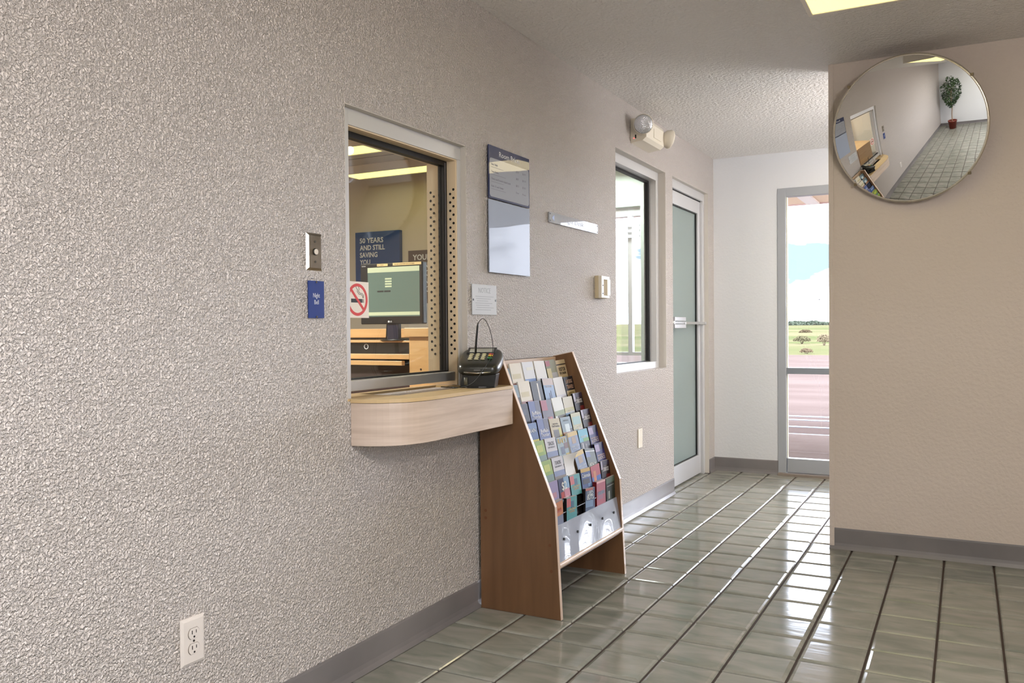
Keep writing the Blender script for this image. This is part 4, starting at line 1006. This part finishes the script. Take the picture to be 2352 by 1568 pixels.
part('body', MB().box((-1.80, 4.02, .9855), (-1.045, 4.34, 1.048)), BLACKP, bx, bevel=.003)
mb = MB(); ring(mb, 0, 0, .016, .012, 0, .001, 28); mb.v = [(v[0]-1.362, 4.0195-v[2], v[1]+1.027) for v in mb.v]; part('ring_mark', mb, PWH, bx)

mo = thing('computer_monitor', 'black flat monitor with a grey-green login screen behind the service glass', 'monitor', (-1.16, 4.08, 1.062))
part('bezel', MB().box((-1.385, 4.0, 1.156), (-.948, 4.045, 1.508)), mat('monitor_black', (24, 24, 28), .3), mo, bevel=.006)
scm = mat('screen_lit', (84, 100, 92), .25, emit=lin((92, 112, 102)), estr=.38)
sc = part('screen', MB().box((-1.330, 3.9985, 1.200), (-.968, 4.001, 1.484)), scm, mo)
lb = mat('screen_bar', (170, 176, 146), .3, emit=lin((168, 176, 144)), estr=.5)
mb = MB(); mb.box((-1.330, 3.9975, 1.455), (-.968, 3.9984, 1.484)); part('title_bar', mb, lb, mo)
mb = MB(); mb.box((-1.330, 3.9975, 1.207), (-.968, 3.9984, 1.226)); part('task_bar', mb, lb, mo)
for k in range(4): part('input_field', MB().box((-1.206, 3.9975, 1.412-k*.0145), (-1.160, 3.9984, 1.421-k*.0145)), lb, mo)
for k in range(2): part('login_button', MB().box((-1.262+k*.050, 3.9975, 1.341), (-1.218+k*.050, 3.9984, 1.350)), BLACK, mo)
XFm = Matrix.Translation(Vector((-1.16, 4.0, 1.16)))
logo = part('logo', MB().cyl((-1.184, 3.9985, 1.171), .006, .0015, axis=1, n=16), PWH, mo)
def mon_text(s, m, h, x, z, y=3.9984):
    X_ = Matrix(((1, 0, 0, 0), (0, 0, -1, 0), (0, 1, 0, 0), (0, 0, 0, 1)))
    off = Vector((x, y, z)) - ORG[mo]
    return text(s, m, mo, height=h, at=(0, 0, 0), xf=Matrix.Translation(off) @ X_, bold=.02)
mon_text('LG', PWH, .0085, -1.175, 1.167)
mon_text('FLATRON', PWH, .0045, -1.372, 1.4915)
part('neck', MB().box((-1.205, 4.01, 1.066), (-1.125, 4.04, 1.16)), mat('monitor_navy', (28, 32, 56), .3), mo, bevel=.003)
mb = MB(); mb.cyl((-1.165, 4.06, 1.0625), .115, .012, n=36, r2=.05); mb.v = [(v[0], 4.06+(v[1]-4.06)*.75, v[2]) for v in mb.v]
part('foot', mb, BLACKP, mo)
YL = mat('label_yellow', (234, 206, 140), .5)
p_ = part('yellow_label', MB().box((-1.262, 3.9975, 1.490), (-1.186, 3.9985, 1.504)), YL, mo)
p_ = part('yellow_label', MB().box((-1.150, 3.9975, 1.4905), (-.955, 3.9985, 1.5055)), YL, mo)
mon_text('IN A HURRY?', mat('label_ink', (120, 80, 40), .5), .005, -1.256, 1.4945, 3.9974)
mon_text('WE NEED DATES FROM YOUR CUSTOMERS', mat('label_ink', (120, 80, 40), .5), .005, -1.140, 1.4955, 3.9974)
cb = thing('monitor_cable', 'black cable hanging below the monitor', 'cable', (-1.26, 4.1, 1.0625))
part('cord', MB().tube(spline([(-1.24, 4.06, 1.16), (-1.25, 4.07, 1.12), (-1.262, 4.08, 1.075), (-1.29, 4.10, 1.066)]), .004), BLACK, cb)
# drawers at the back of the office (seen in the mirror)
cf = thing('wood_cabinet', 'tan wooden cabinet deep in the office', 'cabinet', (-2.6, .85, 0))
part('body', MB().box((-3.3, .62, 0), (-1.95, 1.08, 1.9)), DESKW, cf, bevel=.004)
for k, (a, b_) in enumerate(((-3.29, -2.635), (-2.615, -1.96))): part('door', MB().box((a, 1.08, .05), (b_, 1.10, 1.87)), DESKW, cf, bevel=.003)
dd = thing('office_desk', 'low tan desk inside the office', 'desk', (-2.0, 1.5, 0))
part('desk_top', MB().box((-3.0, 1.15, .80), (-.9, 1.80, .84)), DESKW, dd, bevel=.003)
part('front_panel', MB().box((-2.98, 1.74, 0), (-.92, 1.77, .80)), mat('desk_front', (150, 104, 64), .5), dd)
part('side_panel', MB().box((-2.98, 1.17, 0), (-2.95, 1.74, .80)), DESKW, dd)
part('side_panel', MB().box((-.95, 1.17, 0), (-.92, 1.74, .80)), DESKW, dd)

# =================================================================== POTTED TREE (seen in the mirror)
pt = thing('potted_ficus', 'dark green potted tree in the rear corner, seen in the round mirror', 'potted plant', (.50, -1.93, 0))
mb = MB(); mb.lathe([(.0001, .0), (.115, .0), (.150, .27), (.158, .27), (.160, .305), (.145, .305), (.140, .27), (.0001, .265)], (.50, -1.93, 0), 28)
part('pot', mb, mat('pot_red', (120, 48, 34), .3), pt)
mb = MB(); mb.tube(spline([(.50, -1.93, .25), (.49, -1.94, .5), (.51, -1.92, .8), (.49, -1.93, 1.15), (.5, -1.93, 1.4)]), .017, n=8)
for k in range(9):
    a = k*2.4; mb.tube([(.5, -1.93, .8+.07*k), (.5+.14*math.cos(a), -1.93+.14*math.sin(a), 1.0+.08*k)], .006, n=6)
part('trunk', mb, mat('trunk_pale', (150, 126, 104), .7), pt)
mb = MB(); rnd = random.Random(3)
for k in range(1100):
    while True:
        q = Vector((rnd.uniform(-1, 1), rnd.uniform(-1, 1), rnd.uniform(-1, 1)))
        if q.length < 1: break
    if rnd.random() < .45: q = q.normalized()*rnd.uniform(.8, 1)
    zc = 1.33 + q.z*.56; wr = .34*(.55+.45*min(1, max(0, (zc-.75)/.55))); c = Vector((.5+q.x*wr, -1.93+q.y*wr*.95, zc))
    c += Vector((mnoise.noise(c*4), mnoise.noise(c*4+Vector((5, 0, 0))), mnoise.noise(c*4+Vector((0, 7, 0)))))*.09
    if c.x < .05: continue
    d1 = Vector((rnd.gauss(0, 1), rnd.gauss(0, 1), rnd.gauss(-.4, .8))).normalized(); d2 = d1.cross(Vector((rnd.gauss(0, 1), rnd.gauss(0, 1), rnd.gauss(0, 1)))).normalized()
    L, Wd = rnd.uniform(.035, .055), rnd.uniform(.014, .02)
    mb.add([c-d1*L, c+d2*Wd, c+d1*L, c-d2*Wd], [(0, 1, 2, 3)])
part('foliage', mb, add_noise(mat('ficus_green', (40, 66, 36), .45), (26, 46, 28), (62, 92, 48), nscale=6), pt, kind='stuff')

# =================================================================== OUTSIDE
SOIL = add_noise(mat('dirt_lot', (74, 63, 58), 1, spec=0), (76, 66, 62), (84, 74, 70), scale=(.25, .9, 1), nscale=1.2, detail=6, coord='World')
GRASS = add_noise(mat('dry_field', (84, 80, 48), 1, spec=0), (66, 70, 46), (84, 79, 60), scale=(.25, 1, 1), nscale=.06, detail=7, lo=.4, hi=.6, coord='World')
CONC = add_noise(mat('concrete', (92, 80, 74), 1, spec=0), (98, 87, 82), (104, 93, 88), scale=(1, 1, 1), nscale=3, coord='World')
struct('ground_lot', MB().box((-60, 9.5, -.30), (60, 38, -.10)), SOIL, 'pinkish parking lot', 'ground')
def terrain():
    mb = MB(); vs = []; fs = []; nx, ny = 60, 50
    for j in range(ny+1):
        y = 38 + (1500-38)*(j/ny)**2.6
        for i in range(nx+1):
            x = (-1+2*i/nx)*(60+y*1.1)
            far = min(1, max(0, (y-250)/900))
            z = -.12 + mnoise.noise(Vector((x*.012, y*.012, 0)))*min(1.2, (y-38)*.01) + far*(7.5+5.5*mnoise.noise(Vector((x*.003, y*.002, 3))))*.85
            vs.append((x, y, z))
    for j in range(ny):
        for i in range(nx): a = j*(nx+1)+i; fs.append((a, a+1, a+nx+2, a+nx+1))
    return mb.add(vs, fs, True)
tag(part('grass_field', terrain(), GRASS), 'dry yellow-green fields reaching to the low horizon', 'field', kind='structure')
struct('ground_apron', MB().box((-60, YE+.15, -.30), (60, 9.5, -.03)), CONC, 'pale concrete walk outside the glass entry', 'ground')
struct('trim_3', MB().box((-30, 8.14, -.0300), (30, 8.155, -.0285)), mat('joint_dark', (96, 78, 70), .9), 'dark joint in the concrete walk', 'trim')
struct('ground_side', MB().box((XR+.15, -40, -.30), (60, YE+.15, -.05)), CONC, 'paved ground beside the building', 'ground')
LINE = mat('line_white', (150, 162, 172), 1, spec=0)
for i, (yy, wd) in enumerate(((9.98, .10), (10.75, .09), (11.55, .09), (12.02, .10))):
    o = part('parking_line', MB().box((-14, yy, -.1005), (12, yy+wd, -.094)), LINE)
    tag(o, ['nearest', 'second', 'third', 'farthest'][i] + ' of the four white painted lines on the lot', 'painted line', 'painted lines on the lot')
# canopy over the entry
cn = thing('entry_canopy', 'tan canopy soffit over the walk outside the glass entry', 'canopy', (1, 8.5, 2.55))
part('soffit', MB().box((-6, YE+.16, 2.55), (8, 10.37, 2.60)), mat('soffit_tan', (240, 214, 182), .8), cn)
for xx in (-1.62, .12, 1.9, 3.7): part('beam', MB().box((xx, YE+.17, 2.53), (xx+.14, 10.36, 2.55)), mat('beam_pale', (246, 238, 230), .8), cn)
part('fascia', MB().box((-6, 10.37, 2.535), (8, 10.42, 2.75)), mat('fascia_rose', (220, 190, 186), .8), cn)
for xx in (-5.2, 7.2): part('post', MB().box((xx, 10.15, -.1), (xx+.14, 10.29, 2.55)), mat('beam_pale', (246, 238, 230), .8), cn)
# shrubs and distant trees
def shrub(name, x, y, z, r, h, rgb, label, cat, nl=1500, seed=0, group=None):
    rnd = random.Random(seed); s_ = thing(name, label, cat, (x, y, z), group)
    mb = MB()
    for k in range(nl):
        a, e_ = rnd.uniform(0, 2*PI), rnd.uniform(-.2, 1); rr = rnd.uniform(.1, 1)**.6*(1-max(0, e_)**2.2*.6)
        c = Vector((x+r*rr*math.cos(a), y+r*rr*math.sin(a), z+h*(.45+.5*e_)))
        d1 = Vector((rnd.gauss(0, 1), rnd.gauss(0, 1), rnd.gauss(0, 1))).normalized(); d2 = d1.orthogonal().normalized(); L = r*rnd.uniform(.06, .12)
        mb.add([c-d1*L, c+d2*L*.6, c+d1*L, c-d2*L*.6], [(0, 1, 2, 3)])
    part('foliage', mb, mat('shrub_%d_%d' % rgb[:2], rgb, 1, spec=0), s_)
    m2 = MB()
    for k in range(4): a = k*1.7; m2.tube([(x, y, z-.1), (x+r*.3*math.cos(a), y+r*.3*math.sin(a), z+h*.6)], r*.04, n=6)
    part('stem', m2, mat('shrub_stem', (96, 78, 62), .9), s_)
def at(px, dist, zz=-.12):    # ground point seen at a pixel column, at a distance in y
    q = (px-1176)/1959.8; dx = fwd.x + q*r2.x; dy = fwd.y + q*r2.y; tt = dist/dy
    return 1.7448 + dx*tt, dist
x, y = at(1842, 66); shrub('field_shrub', x, y, -.15, .62, .55, (86, 82, 62), 'round brown-green bush in the field, left in the sidelight', 'bush', seed=1)
x, y = at(1893, 60); shrub('field_shrub', x, y, -.2, .5, .8, (100, 90, 72), 'thin tan bush at the right edge of the sidelight', 'bush', nl=900, seed=2)
x, y = at(1852, 40.5); shrub('field_shrub', x, y, -.15, .30, .28, (92, 80, 64), 'small low bush at the edge of the lot', 'bush', nl=900, seed=3)
x, y = at(1850, 120); shrub('field_shrub', x, y, -.1, .9, .8, (80, 70, 54), 'small dark bush farther back in the field', 'bush', nl=700, seed=4)
TREEL = ['hazy tree on the horizon, leftmost in the sidelight', 'hazy tree on the horizon, second from the left in the sidelight', 'hazy tree on the horizon, third from the left in the sidelight',
         'hazy tree on the horizon near the middle of the sidelight', 'hazy tree on the horizon just right of the sidelight middle', 'hazy tree on the horizon below the perched bird',
         'hazy tree on the horizon at the partition edge', 'hazy tree on the horizon hidden behind the sidelight frame', 'hazy tree on the horizon hidden behind the partition']
for i, px in enumerate((1812, 1828, 1843, 1857, 1868, 1882, 1897, 1790, 1915)):
    x, y = at(px, 560+(i*53) % 90); shrub('distant_tree', x, y, .8, 6+(i*7 % 4), 3.0+(i*5 % 3)*.6, (62, 68, 58), TREEL[i], 'tree', nl=420, seed=20+i, group='trees along the horizon')
ul = part('utility_wire', MB().tube([(-90, 150, 5.95), (-40, 150, 5.55), (0, 150, 5.25), (40, 150, 5.25), (90, 150, 5.6)], .04, n=6), BLACK)
tag(ul, 'thin dark overhead wire crossing the sky in the sidelight', 'wire')
x, y = at(1882, 150); b_ = part('perched_bird', MB().ellip((x, y, 5.585), (.15, .10, .12), 12, 8).ellip((x+.13, y, 5.70), (.07, .06, .06), 8, 6).add([(x-.1, y-.04, 5.56), (x-.36, y, 5.45), (x-.1, y+.04, 5.5)], [(0, 1, 2)]), BLACK)
tag(b_, 'tiny dark bird perched on the overhead wire', 'bird')
